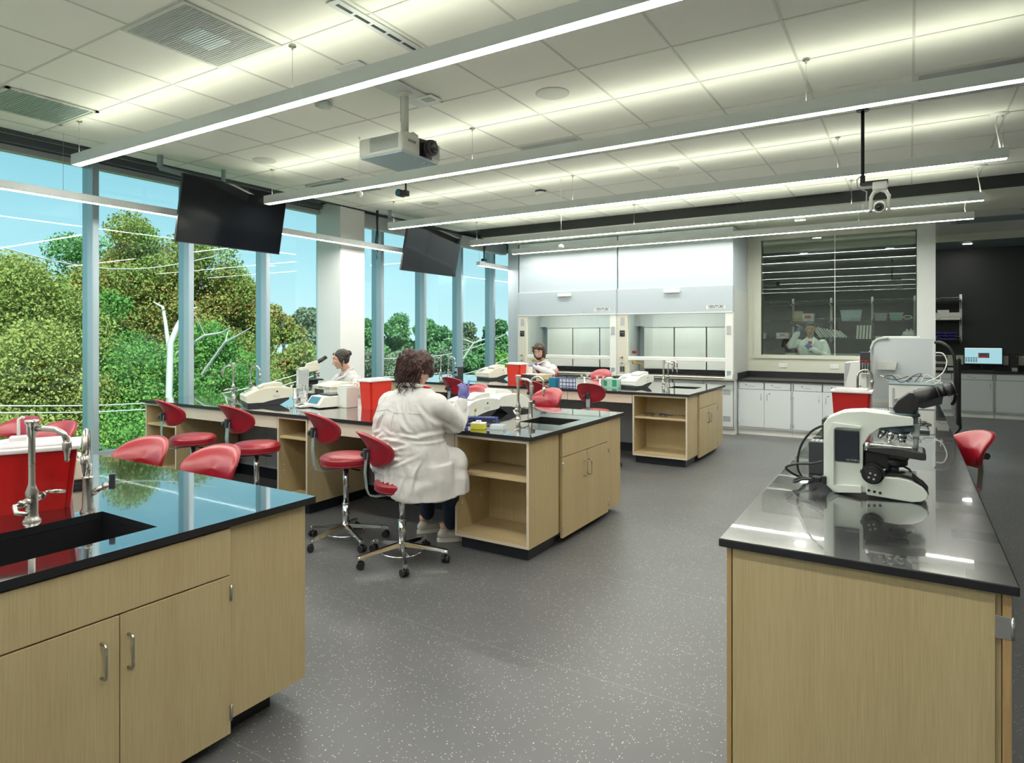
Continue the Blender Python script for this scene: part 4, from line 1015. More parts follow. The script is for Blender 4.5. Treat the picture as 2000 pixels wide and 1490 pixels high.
# ================================================================ taps
def tap(x, y, rz, label, kind=1, hh=.38, m='steel', z=TOP):
    t = thing('laboratory_tap', label, 'tap', (x, y, z), rz, 'laboratory taps')
    if kind == 1:      # column with two lever handles and a swing spout; spout towards +x
        MB().lathe([(.001, 0), (.031, 0), (.031, .006), (.024, .014), (.021, .03), (.021, .10), (.023, .115), (.016, .135), (.012, .15), (.012, hh-.07), (.016, hh-.06), (.018, hh-.02), (.024, hh-.012), (.024, hh), (.001, hh)], n=22).build('body', m, t)
        sp_ = [(0, 0, hh-.035), (.05, 0, hh-.035), (.085, 0, hh-.04), (.115, 0, hh-.06), (.125, 0, hh-.09)]
        s_ = MB().tube(sp_, .0115, 10)
        s_.lathe([(.015, hh-.09), (.016, hh-.095), (.016, hh-.12), (.011, hh-.13), (.012, hh-.135), (.009, hh-.14), (.011, hh-.146), (.008, hh-.152), (.010, hh-.158), (.006, hh-.17)], (.125, 0, 0), n=14)
        s_.build('spout', m, t)
        for sg, cc in ((-1, 'red_bin'), (1, 'steel')):
            h_ = MB().cyl((0, sg*.015, .085), (0, sg*.06, .085), .015, n=16).cyl((0, sg*.06, .085), (0, sg*.085, .085), .018, .012, n=16)
            h_.tube([(0, sg*.083, .088), (.01, sg*.10, .094), (.03, sg*.125, .088), (.05, sg*.15, .080)] if sg > 0 else [(0, sg*.083, .088), (-.01, sg*.10, .086), (.01, sg*.125, .066), (.05, sg*.13, .060)], [.007, .008, .010, .007], 8)
            hd = h_.build('lever', m, t)
            MB().cyl((0, sg*.055, .085), (0, sg*.060, .085), .0165, n=16).build('ring', 'plastic_dark', hd)
    elif kind == 2:    # gooseneck with one side handle; neck towards +x
        MB().lathe([(.001, 0), (.028, 0), (.028, .006), (.020, .02), (.019, .14), (.0205, .145), (.011, .15)], n=22).build('body', m, t)
        r = .062
        pts = [(0, 0, .14), (0, 0, hh-r)]+[(r-r*math.cos(a), 0, hh-r+r*math.sin(a)) for a in [PI*k/10 for k in range(1, 11)]]+[(2*r, 0, hh-r-.03)]
        s_ = MB().tube(pts, .0105, 10)
        s_.lathe([(.014, hh-r-.03), (.0145, hh-r-.06), (.010, hh-r-.07), (.011, hh-r-.076), (.008, hh-r-.082), (.010, hh-r-.09), (.007, hh-r-.096), (.005, hh-r-.112)], (2*r, 0, 0), n=14)
        s_.build('spout', m, t)
        h_ = MB().tube([(0, .01, .075), (0, .045, .092), (0, .055, .098)], [.016, .012, .013], 12).cyl((0, .052, .098), (0, .075, .1), .016, n=16).build('side_valve', m, t)
        MB().box(-.008, .008, .075, .098, .085, .15, .004).build('lever', 'plastic_dark', t)
    elif kind == 3:    # short double gas turret
        MB().lathe([(.001, 0), (.03, 0), (.03, .006), (.018, .016), (.016, .12), (.001, .125)], n=18).build('body', m, t)
        for sg in (-1, 1):
            h_ = MB().cyl((0, 0, .11), (sg*.045, 0, .115), .010, n=12).cyl((sg*.045, 0, .10), (sg*.045, 0, .15), .014, .011, n=12)
            h_.build('valve', m, t); MB().box(sg*.045-.03, sg*.045+.03, -.008, .008, .15, .162, .005).build('lever', m, t)
            MB().tube([(sg*.045, 0, .11), (sg*.085, -.01, .105), (sg*.10, -.01, .09)], [.008, .006, .004], 8).build('nozzle', m, t)
    return t
tap(-2.944, 1.16, math.radians(42), 'brushed steel column tap with two lever handles beside the foreground sink', 1, .40)
tap(-2.905, 1.345, math.radians(-30), 'gooseneck tap with a single black side lever beside the foreground sink', 2, .345)
tap(-2.905, 4.80, math.radians(15), 'column tap with a red marked lever beside the middle bench sink', 1, .385)
tap(-2.86, 4.94, math.radians(10), 'gooseneck tap beside the middle bench sink', 2, .365)
tap(-2.95, 8.84, math.radians(15), 'column tap beside the far bench sink', 1, .385)
tap(-2.93, 8.98, math.radians(10), 'gooseneck tap beside the far bench sink', 2, .365)
tap(-6.90, 4.80, math.radians(180+32), 'dark looking column tap at the window end of the middle bench', 1, .40)
tap(-6.78, 4.95, math.radians(20), 'dark looking gooseneck tap at the window end of the middle bench', 2, .36)
tap(-6.75, 8.62, math.radians(190), 'column tap at the window end of the far bench', 1, .38)
tap(-6.65, 8.7, math.radians(15), 'gooseneck tap at the window end of the far bench', 2, .36)
tap(-4.04, 8.55, .3, 'left short gas turret on the far bench', 3)
tap(-3.68, 8.3, .2, 'right short gas turret on the far bench', 3)
tap(-6.02, 4.98, .3, 'short gas turret behind the photometer on the middle bench', 3)
tap(-5.90, 5.02, -.3, 'short gas turret beside the microscope on the middle bench', 3)
tap(-.42, 6.95, math.radians(12), 'gooseneck tap behind the red bin on the right bench', 2, .40)

# ================================================================ photometers
def photometer(x, y, rz, label, s=1, m='plastic_white', group='white photometers'):
    t = thing('photometer', label, 'laboratory instrument', (x, y, TOP), rz, group, s)
    # side profile (y, z): front at -y
    up = [(-.22, .075), (-.225, .095), (-.215, .105), (-.10, .160), (-.02, .178), (.08, .182), (.20, .165), (.225, .150), (.225, .085), (.20, .072), (.08, .062), (.0, .045), (-.06, .030), (-.20, .030), (-.22, .045)]
    MB().prism(up, -.165, .165, 'x').build('body', m, t)
    MB().prism([(-.20, .0), (-.20, .03), (-.06, .03), (.0, .045), (.08, .062), (.19, .072), (.19, .05), (.10, .0)], -.15, .15, 'x').build('foot_base', 'plastic_dark', t)
    lid = [(-.085, .168), (-.085, .186), (-.03, .208), (.08, .222), (.13, .216), (.13, .176)]
    MB().prism(lid, -.02, .135, 'x').build('sample_lid', m, t)
    MB().prism([(-.205, .1115), (-.12, .152), (-.12, .1535), (-.205, .1130)], -.13, -.035, 'x').build('keypad', 'plastic_grey', t)
    m_ = MB()
    for i in range(3):
        for j in range(3):
            y_ = -.195+j*.024; m_.box(-.12+i*.028, -.098+i*.028, y_, y_+.012, .1165+j*.0115, .121+j*.0115)
    m_.build('keys', 'plastic_dark', t)
    MB().cyl((.164, .07, .135), (.1665, .07, .135), .009, n=12).build('side_port', 'black', t)
    m_ = MB()
    for i in range(4): m_.box(.1645, .1655, .03+.0, .10, .078+i*.006, .081+i*.006)
    m_.build('vent', 'plastic_grey', t)
    return t
photometer(-5.82, 4.44, math.radians(-26), 'cream photometer at the left end of the middle bench', 1.06, 'plastic_cream')
photometer(-3.33, 4.66, math.radians(-12), 'white photometer on the middle bench at the elbow of the seated woman', 1.0)
photometer(-3.33, 5.24, math.radians(168), 'white photometer back to back behind the front one, beside the middle bench taps', 1.0)
photometer(-5.93, 8.98, math.radians(-16), 'cream photometer at the left end of the far bench', 1.08, 'plastic_cream')
photometer(-3.29, 8.62, math.radians(-14), 'white photometer near the right end of the far bench', 1.0)
photometer(-3.65, 1.45, math.radians(160), 'cream photometer mostly hidden behind the foreground red bin', 1.0, 'plastic_cream')

# ================================================================ sharps bins
def sharps(x, y, rz, w_, d_, h_, label, m='red_bin', pin=False, z=TOP):
    t = thing('sharps_bin', label, 'sharps bin', (x, y, z), rz, 'red sharps bins')
    a, b = w_/2, d_/2; k = .88
    bm = bmesh.new()
    vs_ = [bm.verts.new(p) for p in [(-a*k, -b*k, 0), (a*k, -b*k, 0), (a*k, b*k, 0), (-a*k, b*k, 0), (-a, -b, h_), (a, -b, h_), (a, b, h_), (-a, b, h_)]]
    for f in [(0, 1, 5, 4), (1, 2, 6, 5), (2, 3, 7, 6), (3, 0, 4, 7), (0, 3, 2, 1), (4, 5, 6, 7)]: bm.faces.new([vs_[i] for i in f])
    ed = [e for e in bm.edges if abs((e.verts[0].co-e.verts[1].co).z) > .05]
    bmesh.ops.bevel(bm, geom=ed, offset=.02, segments=4, affect='EDGES')
    bm.verts.ensure_lookup_table(); mb = MB().add([tuple(v.co) for v in bm.verts], [tuple(v.index for v in f.verts) for f in bm.faces]); bm.free()
    mb.build('bin', m, t)
    MB().box(-a*.45, a*.35, -b-.0005-.004, -b*.9, h_*.28, h_*.72, .002).build('embossed_panel', m, t) if False else None
    l_ = MB().box(-a-.012, a+.012, -b-.012, b+.012, h_-.006, h_+.012, .005).box(-a*.85, a*.85, -b*.8, b*.8, h_+.008, h_+.026, .008).build('lid', 'lid_white', t)
    if pin: MB().box(-.03, .03, -.03, .03, h_+.02, h_+.05, .004).box(-.05, .05, -.04, .04, h_+.018, h_+.032, .004).tube([(0, 0, h_+.05), (0, 0, h_+.12), (.012, 0, h_+.13), (.02, 0, h_+.125)], .006, 8).build('vent_stub', 'lid_white', l_)
mat('lid_white', (.72, .69, .70), .35)
sharps(-3.22, 1.22, math.radians(64), .42, .26, .255, 'big red sharps bin with white lid in the left foreground', 'red_bin', True)
sharps(-4.585, 4.80, math.radians(-2), .18, .31, .275, 'red sharps bin beside the white container on the middle bench', 'red_bin_pale')
sharps(-5.27, 8.66, math.radians(-5), .27, .2, .275, 'red sharps bin on the far bench beside the bearded man', 'red_bin_pale')
sharps(-.41, 6.1, 0, .29, .22, .26, 'red sharps bin behind the microscope on the right bench')

# ================================================================ middle bench things
t = thing('waste_container', 'white upright container next to the red bin on the middle bench', 'container', (-4.87, 4.69, TOP), math.radians(-6))
MB().box(-.075, .075, -.075, .075, 0, .21, .006).build('body', 'plastic_white', t); MB().box(-.07, .07, -.07, .07, .21, .225, .006).build('lid', 'plastic_white', t)
t = thing('heating_block', 'white bench device with a teal slanted control panel on the middle bench', 'laboratory instrument', (-5.06, 4.60, TOP), math.radians(-14))
MB().prism([(-.17, .01), (-.17, .035), (-.11, .115), (.17, .125), (.17, .01)], -.14, .14, 'x').build('body', 'plastic_white', t)
MB().prism([(-.163, .045), (-.116, .108), (-.118, .110), (-.165, .047)], -.11, .085, 'x').build('control_panel', 'panel_teal', t) if 'panel_teal' in MAT else MB().prism([(-.163, .045), (-.116, .108), (-.118, .110), (-.165, .047)], -.11, .085, 'x').build('control_panel', mat('panel_teal', (.07, .22, .30), .3), t)
MB().box(-.10, .12, -.04, .15, .118, .135, .004).build('heating_plate', 'plastic_dark', t)
MB().box(-.12, -.10, -.15, -.10, .003, .01).box(.10, .12, -.15, -.10, .003, .01).box(-.12, .12, .08, .14, .0, .012).build('foot', 'rubber', t)
t = thing('slide_stainer', 'cream instrument with an open dark slot behind the slanted control panel', 'laboratory instrument', (-5.48, 5.05, TOP), math.radians(-14))
t.scale = (1, 1, .84)
MB().box(-.2, .2, -.14, .18, 0, .06, .006).box(-.2, -.17, -.14, .18, .05, .2, .004).box(.06, .2, -.14, .18, .05, .2, .004).box(-.2, .2, -.14, .18, .16, .21, .006).prism([(-.12, .21), (.16, .21), (.16, .245), (.05, .25)], -.18, .15, 'x').build('body', 'plastic_cream', t)
MB().box(-.17, .06, -.12, .15, .06, .16).build('slot', 'plastic_dark', t)
MB().box(-.19, -.08, -.20, -.145, .005, .10, .004).build('camera_block', 'black', t)
MB().box(-.05, .03, -.143, -.14, .185, .195).build('nameplate', 'plastic_dark', t)
t = thing('balance', 'small white balance with a round pan left of the teal control panel', 'balance', (-5.22, 4.50, TOP), math.radians(-20))
MB().prism([(-.13, .006), (-.13, .02), (-.05, .035), (.13, .055), (.13, .006)], -.09, .09, 'x').build('body', 'plastic_white', t)
MB().lathe([(.001, .068), (.05, .068), (.052, .064), (.02, .062), (.012, .045)], (0, .05, 0), n=24).build('weighing_pan', 'steel', t)
MB().prism([(-.12, .023), (-.06, .0345), (-.06, .036), (-.12, .0245)], -.04, .04, 'x').build('display', 'plastic_dark', t)
t = thing('beaker', 'small metal beaker standing behind the little balance', 'beaker', (-5.28, 4.74, TOP))
MB().lathe([(.001, 0), (.035, 0), (.036, .09), (.033, .09), (.032, .004)], n=20).build('wall', 'steel', t)
t = thing('test_tube_rack', 'dark blue tube rack left of the cream photometer on the middle bench', 'rack', (-6.35, 4.62, TOP), -.3)
MB().box(-.10, .10, -.04, .04, .0, .008).box(-.10, .10, -.04, .04, .06, .068).box(-.10, -.095, -.04, .04, 0, .09).box(.095, .10, -.04, .04, 0, .09).box(-.02, .06, -.03, .03, .0, .08).build('frame', 'blue', t)
t = thing('tube_rack', 'small white rack at the right end of the cream photometer on the middle bench', 'rack', (-5.62, 4.74, TOP), -.3)
MB().box(-.05, .05, -.03, .03, .0, .012).box(-.05, .05, -.03, .03, .05, .062).box(-.05, -.045, -.03, .03, 0, .062).box(.045, .05, -.03, .03, 0, .062).build('frame', 'plastic_white', t)
m_ = MB()
for i in range(3):
    for j in range(2): m_.cyl((-.03+i*.03, -.012+j*.024, .005), (-.03+i*.03, -.012+j*.024, .085), .008, n=8)
m_.build('tubes', 'plastic_grey', t)
# the woman's microscope (cream, seen from its back left)
t = thing('microscope', 'cream microscope the woman looks into on the middle bench', 'microscope', (-6.30, 5.48, TOP), math.radians(60)); t.scale = (.88,)*3
MB().box(-.20, .12, -.085, .085, .0, .05, .01).box(-.20, -.06, -.07, .07, .05, .36, .012).build('stand', 'plastic_grey', t)
MB().box(-.21, -.195, -.05, .05, .06, .34).build('rear_panel', 'plastic_white', t)
MB().prism([(-.20, .34), (-.18, .375), (.02, .40), (.10, .375), (.08, .335), (-.04, .32)], -.06, .06, 'y').build('arm', 'plastic_cream', t)
MB().prism([(-.10, .38), (-.08, .43), (.06, .475), (.12, .44), (.06, .385)], -.05, .05, 'y').build('viewing_head', 'plastic_cream', t)
m_ = MB()
for sg in (-1, 1): m_.cyl((.07, sg*.032, .445), (.155, sg*.032, .50), .026, .024, n=14).cyl((.155, sg*.032, .50), (.19, sg*.032, .522), .021, .024, n=14)
m_.build('eyepiece', 'black', t)
MB().cyl((.06, 0, .33), (.06, 0, .29), .04, .045, n=20).cyl((.04, .02, .29), (.03, .02, .25), .014, n=10).cyl((.08, .0, .29), (.085, .0, .245), .014, n=10).cyl((.05, -.03, .29), (.045, -.03, .25), .014, n=10).build('nosepiece', 'steel', t)
MB().box(-.06, .14, -.08, .08, .195, .215, .004).box(-.08, .06, -.04, .04, .12, .20, .006).cyl((.05, 0, .15), (.05, 0, .195), .03, n=14).build('stage', 'black', t)
MB().cyl((-.02, -.10, .12), (-.02, .10, .12), .026, n=18).build('focus_knob', 'plastic_dark', t)
MB().cyl((.05, 0, .05), (.05, 0, .065), .035, n=18).build('light_port', 'black', t)
# tip boxes and rack at the near corner of the middle bench
t = thing('tip_box', 'yellow box with white lid at the near edge of the middle bench', 'box', (-2.86, 4.13, TOP), math.radians(18))
MB().box(-.055, .055, -.04, .04, 0, .042, .004).build('base', 'yellow', t); MB().box(-.056, .056, -.041, .041, .042, .052, .003).box(-.02, .02, -.015, .015, .052, .068, .003).build('lid', 'plastic_white', t)
t = thing('tip_box', 'open empty clear tray beside the yellow box on the middle bench', 'box', (-2.73, 4.21, TOP), math.radians(18))
MB().box(-.055, .055, -.045, .045, 0, .004).box(-.055, .055, -.045, -.042, 0, .035).box(-.055, .055, .042, .045, 0, .035).box(-.055, -.052, -.045, .045, 0, .035).box(.052, .055, -.045, .045, 0, .035).build('tray', mat('milky', (.62, .68, .72), .3), t)
t = thing('test_tube_rack', 'dark blue rack holding a tube with an orange cap by the woman’s elbow'.replace('’', "'"), 'rack', (-2.97, 4.33, TOP), math.radians(20))
MB().box(-.13, .13, -.045, .045, .0, .008).box(-.13, .13, -.045, .045, .055, .065).box(-.13, -.125, -.045, .045, 0, .065).box(.125, .13, -.045, .045, 0, .065).build('frame', 'blue', t)
m_ = MB()
for i in range(9):
    for j in range(3): m_.cyl((-.112+i*.028, -.028+j*.028, .065), (-.112+i*.028, -.028+j*.028, .0665), .009, n=8)
m_.build('tube_holes', 'black', t)
t = thing('sample_tube', 'clear sample tube with an orange cap standing in the dark blue rack', 'tube', (-3.03, 4.31, TOP+.01))
MB().cyl((0, 0, 0), (.012, 0, .10), .007, n=12).build('tube', 'clear_plastic', t); MB().cyl((.012, 0, .10), (.015, 0, .128), .0095, n=12).build('cap', 'yellow_tape', t)
t = thing('cabinet_lock', 'small metal bracket on the shelf of the near open cabinet', 'metal bracket', (-2.93, 4.06, .6005))
MB().box(-.012, .012, -.02, .02, 0, .006).box(-.012, -.004, -.02, .02, 0, .05, .002).cyl((-.004, 0, .03), (.02, .0, .035), .014, n=12).build('bracket', 'steel', t)

# ================================================================ far bench things
t = thing('power_supply', 'dark grey power box with a socket at the left end of the far bench', 'power box', (-6.52, 8.83, TOP), -.2)
MB().box(-.045, .045, -.06, .06, 0, .19, .006).build('case', 'plastic_dark', t); MB().box(-.035, .03, -.063, -.06, .04, .17).build('front_plate', 'plastic_grey', t); MB().box(-.015, .015, -.10, -.06, .08, .12, .004).tube([(0, -.1, .1), (-.06, -.14, .05), (-.16, -.12, .008), (-.2, -.02, .006)], .006).build('plug', 'black', t)
t = thing('cable_bundle', 'black cables lying behind the cream photometer on the far bench', 'cable', (-6.3, 9.1, TOP))
MB().tube([(-.1, -.15, .12), (0, -.05, .14), (.15, .1, .10), (.3, .15, .008)], .006).tube([(-.1, -.12, .06), (.05, 0, .07), (.2, .1, .02), (.35, .2, .008)], .006).build('cable', 'black', t)
t = thing('centrifuge', 'beige device with a dark front standing before the bearded man', 'laboratory instrument', (-4.98, 8.75, TOP), -.1)
MB().box(-.20, .22, -.12, .15, .02, .12, .006).build('body', 'cardboard', t); MB().box(-.19, .10, -.123, -.12, .03, .11).build('front_panel', 'plastic_dark', t)
MB().box(-.17, .17, -.1, .12, .0, .02).build('foot_base', 'black', t)
t = thing('open_folder', 'open white folder standing in front of the bearded man', 'folder', (-5.05, 8.72, TOP+.121), .1)
MB().box(-.22, .02, .02, .028, 0, .12, .001).box(-.18, .22, -.10, .10, 0, .006, .001).build('sheet', 'paper', t)
t = thing('cable_bundle', 'black looped cable right of the beige device on the far bench', 'cable', (-4.72, 8.5, TOP))
MB().tube([(-.05, .1, .08), (.03, .03, .05), (.1, -.02, .06), (.18, .04, .02), (.28, .0, .007)], .007).tube([(-.05, .08, .05), (.06, .0, .01), (.16, -.05, .03), (.25, -.02, .007)], .007).build('cable', 'black', t)
t = thing('test_tube_rack', 'solid teal blue rack on the far bench', 'rack', (-4.28, 8.05, TOP), -.05)
MB().box(-.055, .055, -.05, .05, 0, .13, .003).build('block', 'teal', t)
t = thing('test_tube_rack', 'blue wire frame rack right of the teal one on the far bench', 'rack', (-4.12, 8.12, TOP), -.05)
f_ = MB()
for z_ in (.01, .06, .115): f_.box(-.09, .13, -.045, .045, z_, z_+.008)
for x_ in (-.09, .02, .125): f_.box(x_, x_+.006, -.045, -.038, 0, .12).box(x_, x_+.006, .038, .045, 0, .12)
f_.build('frame', 'blue', t)
t = thing('glove_box', 'green and white glove box on the far bench left of the photometer', 'box', (-3.56, 8.40, TOP), -.1)
MB().box(-.13, .13, -.06, .06, 0, .12, .002).build('carton', 'green_box_pale', t) if 'green_box_pale' in MAT else MB().box(-.13, .13, -.06, .06, 0, .12, .002).build('carton', mat('green_box_pale', (.32, .52, .45), .5), t)
MB().box(-.08, -.03, -.0615, -.06, .02, .11).box(.05, .12, -.0615, -.06, .015, .11).build('print', 'green_box', t)
MB().ell((-.02, 0, .128), (.06, .03, .015)).build('tissue', 'paper', t)
t = thing('power_supply', 'grey power box with black cables just left of the far right photometer', 'power box', (-3.50, 8.62, TOP), -.1)
MB().box(-.05, .05, -.06, .06, 0, .17, .006).build('case', 'plastic_grey', t); MB().box(-.035, .03, -.063, -.06, .04, .15).build('front_plate', 'plastic_dark', t)
MB().tube([(-.03, -.065, .15), (-.12, -.1, .13), (-.16, -.12, .06), (-.10, -.14, .008), (.0, -.16, .008)], .006).tube([(-.03, -.065, .06), (-.15, -.12, .03), (-.22, -.14, .008), (-.1, -.18, .008)], .006).build('cable', 'black', t)
t = thing('safety_glasses', 'clear safety glasses with black arms on the far bench cabinet shelf', 'safety glasses', (-2.85, 7.98, .6005), .2)
MB().tube([(-.07, 0, .03), (-.05, -.02, .04), (0, -.025, .042), (.05, -.02, .04), (.07, 0, .03)], .004, 6).tube([(-.07, 0, .03), (-.065, .09, .025)], .003).tube([(.07, 0, .03), (.065, .09, .025)], .003).build('frame', 'black', t)
MB().box(-.065, -.008, -.026, -.023, .004, .038, .001).box(.008, .065, -.026, -.023, .004, .038, .001).build('lens', 'clear_plastic', t)
t = thing('safety_glasses', 'clear safety glasses with blue arms on the far bench cabinet shelf', 'safety glasses', (-2.66, 8.0, .6005), -.35)
MB().tube([(-.07, 0, .03), (-.05, -.02, .04), (0, -.025, .042), (.05, -.02, .04), (.07, 0, .03)], .004, 6).tube([(-.07, 0, .03), (-.065, .09, .025)], .004).tube([(.07, 0, .03), (.065, .09, .025)], .004).build('frame', 'blue', t)
MB().box(-.065, -.008, -.026, -.023, .004, .038, .001).box(.008, .065, -.026, -.023, .004, .038, .001).build('lens', 'clear_plastic', t)

# ================================================================ right bench: the big microscope
t = thing('microscope', 'large white and black microscope in the right foreground', 'microscope', (-.15, 3.40, TOP))
def mp(x, z): return (x+.15, z-.915)
back = [(-.299, .921), (-.336, .955), (-.341, .99), (-.341, 1.235), (-.325, 1.262), (-.290, 1.280), (-.265, 1.292), (-.235, 1.298), (-.175, 1.304), (.010, 1.288), (.016, 1.280), (.016, 1.252), (-.110, 1.232), (-.150, 1.200), (-.179, 1.150), (-.179, 1.015), (-.160, .990), (-.154, .935), (-.20, .932), (-.285, .918)]
MB().prism([mp(*p) for p in back], -.075, .075, 'y').build('arm', 'mic_white', t) if 'mic_white' in MAT else MB().prism([mp(*p) for p in back], -.075, .075, 'y').build('arm', mat('mic_white', (.66, .70, .65), .35), t)
base = [(-.165, .930), (-.165, 1.012), (-.04, 1.018), (.01, 1.010), (.05, .985), (.070, .960), (.066, .940), (.045, .924), (.01, .917), (-.16, .928)]
MB().prism([mp(*p) for p in base], -.09, .09, 'y').build('base', 'mic_white', t)
MB().prism([mp(*p) for p in [(-.16, 1.012), (-.16, 1.024), (-.02, 1.030), (.01, 1.022), (.055, .985), (.071, .958), (.070, .966), (.05, .990), (.01, 1.0115), (-.04, 1.0185)]], -.06, .06, 'y').build('base_cover', 'black', t)
for sx_ in ((-.28, .92), (.02, .92)):
    MB().cyl((sx_[0]+.15, -.05, 0), (sx_[0]+.15, -.05, .01), .014, n=14).cyl((sx_[0]+.15, .05, 0), (sx_[0]+.15, .05, .01), .014, n=14).build('foot', 'rubber', t)
# sculpted side: raised frame with black panel
MB().prism([mp(*p) for p in [(-.315, .955), (-.322, 1.20), (-.30, 1.245), (-.185, 1.235), (-.187, 1.225), (-.285, 1.225), (-.297, 1.212), (-.297, .955)]], -.095, -.074, 'y').prism([mp(*p) for p in [(-.315, .955), (-.185, .965), (-.185, .935), (-.28, .925)]], -.095, -.074, 'y').build('side_frame', 'mic_white', t)
pn = MB().box(*[.0]*0, *(-.293+.15, -.193+.15, -.084, -.0745), 1.066-.915, 1.212-.915, .006).build('lamp_house_panel', mat('mic_panel', (.012, .016, .028), .45), t)
text('brand_lettering', 'OLYMPUS', .013, 'plastic_grey', pn, (-.068, -.0845, .162), (PI/2, 0, 0), ext=.0003)
m_ = MB()
for i, zz in enumerate((.215, .195, .178, .160, .142, .118, .105, .09)): m_.box(-.192, -.1915, -.05, -.05+.03*(1+(i % 3))/2, zz, zz+.006)
m_.build('rear_lettering', 'plastic_grey', t)
m_ = MB()
for i in range(3): m_.cyl((-.005+i*.022-.0+.0, -.089, .034-.003*i), (-.005+i*.022, -.0925, .034-.003*i), .0062, n=14)
m_.build('socket', 'black', t)
MB().cyl((.01, -.075, .11), (.01, -.135, .112), .036, n=26).cyl((.01, -.135, .112), (.01, -.155, .112), .028, n=26).cyl((-.04, -.08, .115), (.01, -.08, .115), .008, n=10).cyl((.01, -.075, .11), (.01, -.09, .11), .046, n=26).build('focus_knob', 'black', t)
MB().cyl((.01, .075, .11), (.01, .13, .112), .036, n=26).build('focus_knob', 'black', t)
m_ = MB()
for k in range(4): m_.cyl((.01+.014*math.cos(k*PI/2+.5), -.1555, .112+.014*math.sin(k*PI/2+.5)), (.01+.014*math.cos(k*PI/2+.5), -.1565, .112+.014*math.sin(k*PI/2+.5)), .005, n=8)
m_.build('knob_dimples', 'plastic_grey', t)
# stage carrier, condenser, stage
MB().box(-.028, .075, -.05, .05, .13, .205, .008).box(.0, .15, -.045, .045, .175, .205, .008).build('stage_carrier', 'black', t)
MB().prism([(-.02, .212), (-.02, .232), (.10, .238), (.2, .225), (.212, .218), (.212, .192), (.195, .190), (.05, .205)], -.10, .07, 'y').build('stage', mat('stage_black', (.03, .03, .03), .25), t)
MB().box(-.02, .09, -.09, -.02, .234, .246, .003).box(.04, .16, -.07, -.055, .232, .240, .002).cyl((-.012, -.09, .215), (-.012, -.09, .25), .011, n=14).build('slide_holder', 'steel_bright', t)
MB().lathe([(.001, .135), (.04, .14), (.055, .15), (.055, .168), (.045, .18), (.03, .2), (.001, .2)], (.09, 0, 0), n=28).tube([(.12, -.02, .15), (.15, -.06, .14), (.155, -.07, .132)], .005).build('condenser', 'black', t)
MB().lathe([(.001, .11), (.024, .112), (.026, .12), (.022, .135), (.024, .15)], (.09, 0, 0), n=24).cyl((.09, 0, .105), (.09, 0, .15), .02, n=20).build('condenser_tube', 'slate_dark', t) if 'slate_dark' in MAT else MB().cyl((.09, 0, .10), (.09, 0, .15), .021, n=20).build('condenser_tube', mat('slate_dark', (.05, .08, .10), .35), t)
MB().lathe([(.001, .120), (.036, .120), (.040, .116), (.044, .108), (.052, .106), (.052, .100), (.001, .100)], (.095, 0, 0), n=30).build('light_port', 'black', t)
# arm nose and nosepiece
MB().box(-.02, .165, -.055, .055, .325, .342, .006).build('arm_underside', 'slate_dark', t)
R = Matrix.Translation((.095, 0, .315)) @ Matrix.Rotation(math.radians(12), 4, 'Y')
npz = MB().lathe([(.001, -.028), (.035, -.026), (.06, -.012), (.062, .006), (.050, .014), (.001, .016)], n=36, M=R)
npz.box(.03, .17, -.05, .05, .305, .328, .006)
np_ = npz.build('nosepiece', 'slate_dark', t)
for a_, L_, rr in ((2.7, .05, .0135), (3.6, .055, .014), (4.5, .058, .014), (5.4, .045, .013), (1.7, .04, .012), (.5, .05, .012)):
    o_ = Vector((.04*math.cos(a_), .04*math.sin(a_), -.012)); d_ = Vector((.35*math.cos(a_), .35*math.sin(a_), -1)).normalized()
    p_ = R @ o_; q_ = R @ (o_+d_*L_)
    m_ = MB().cyl(p_, p_+(q_-p_)*.6, rr, n=18).cyl(p_+(q_-p_)*.6, q_, rr*.95, rr*.4, n=18)
    ob = m_.build('objective', 'chrome', np_)
    MB().cyl(p_+(q_-p_)*.45, p_+(q_-p_)*.52, rr+.0006, n=18).build('colour_ring', 'slate_dark', ob)
MB().box(.16, .19, -.03, .03, .28, .34, .006).cyl((.175, 0, .28), (.175, 0, .22), .012, .009, n=14).cyl((.175, 0, .34), (.175, 0, .41), .010, n=12).build('arm_fitting', 'plastic_grey', t)
# binocular head
MB().lathe([(.001, .385), (.055, .385), (.062, .38), (.062, .37), (.001, .365)], (.13, 0, 0), n=30).build('head_ring', 'slate_dark', t)
hb = MB().prism([(.10, .378), (.085, .405), (.105, .44), (.15, .478), (.20, .476), (.205, .44), (.165, .385)], -.045, .045, 'y')
hb.build('viewing_head', 'black', t)
for sg in (-1, 1):
    m_ = MB().cyl((.175, sg*.034, .452), (.255, sg*.034, .480), .034, .030, n=22).cyl((.255, sg*.034, .480), (.262, sg*.034, .4825), .033, n=22)
    m_.cyl((.26, sg*.034, .482), (.285, sg*.034, .491), .021, n=22).cyl((.285, sg*.034, .491), (.315, sg*.034, .502), .026, .024, n=22).cyl((.315, sg*.034, .502), (.322, sg*.034, .5045), .0285, n=22)
    m_.build('eyepiece_tube', 'black', t)
MB().prism([(.16, .425), (.20, .412), (.27, .435), (.275, .47), (.17, .45)], -.06, .06, 'y').build('tube_bridge', 'black', t)
MB().cyl((.10, .062, .43), (.10, .085, .43), .012, n=12).build('tension_screw', 'steel', t)
cb = MB().box(-.20, -.178, -.085, -.05, .035, .075, .004).box(-.24, -.20, -.08, -.055, .04, .07, .008).build('power_plug', 'black', t)
t = thing('power_cable', 'black power cables looping from the right bench microscope over the bench edge', 'cable', (-.39, 3.38, TOP))
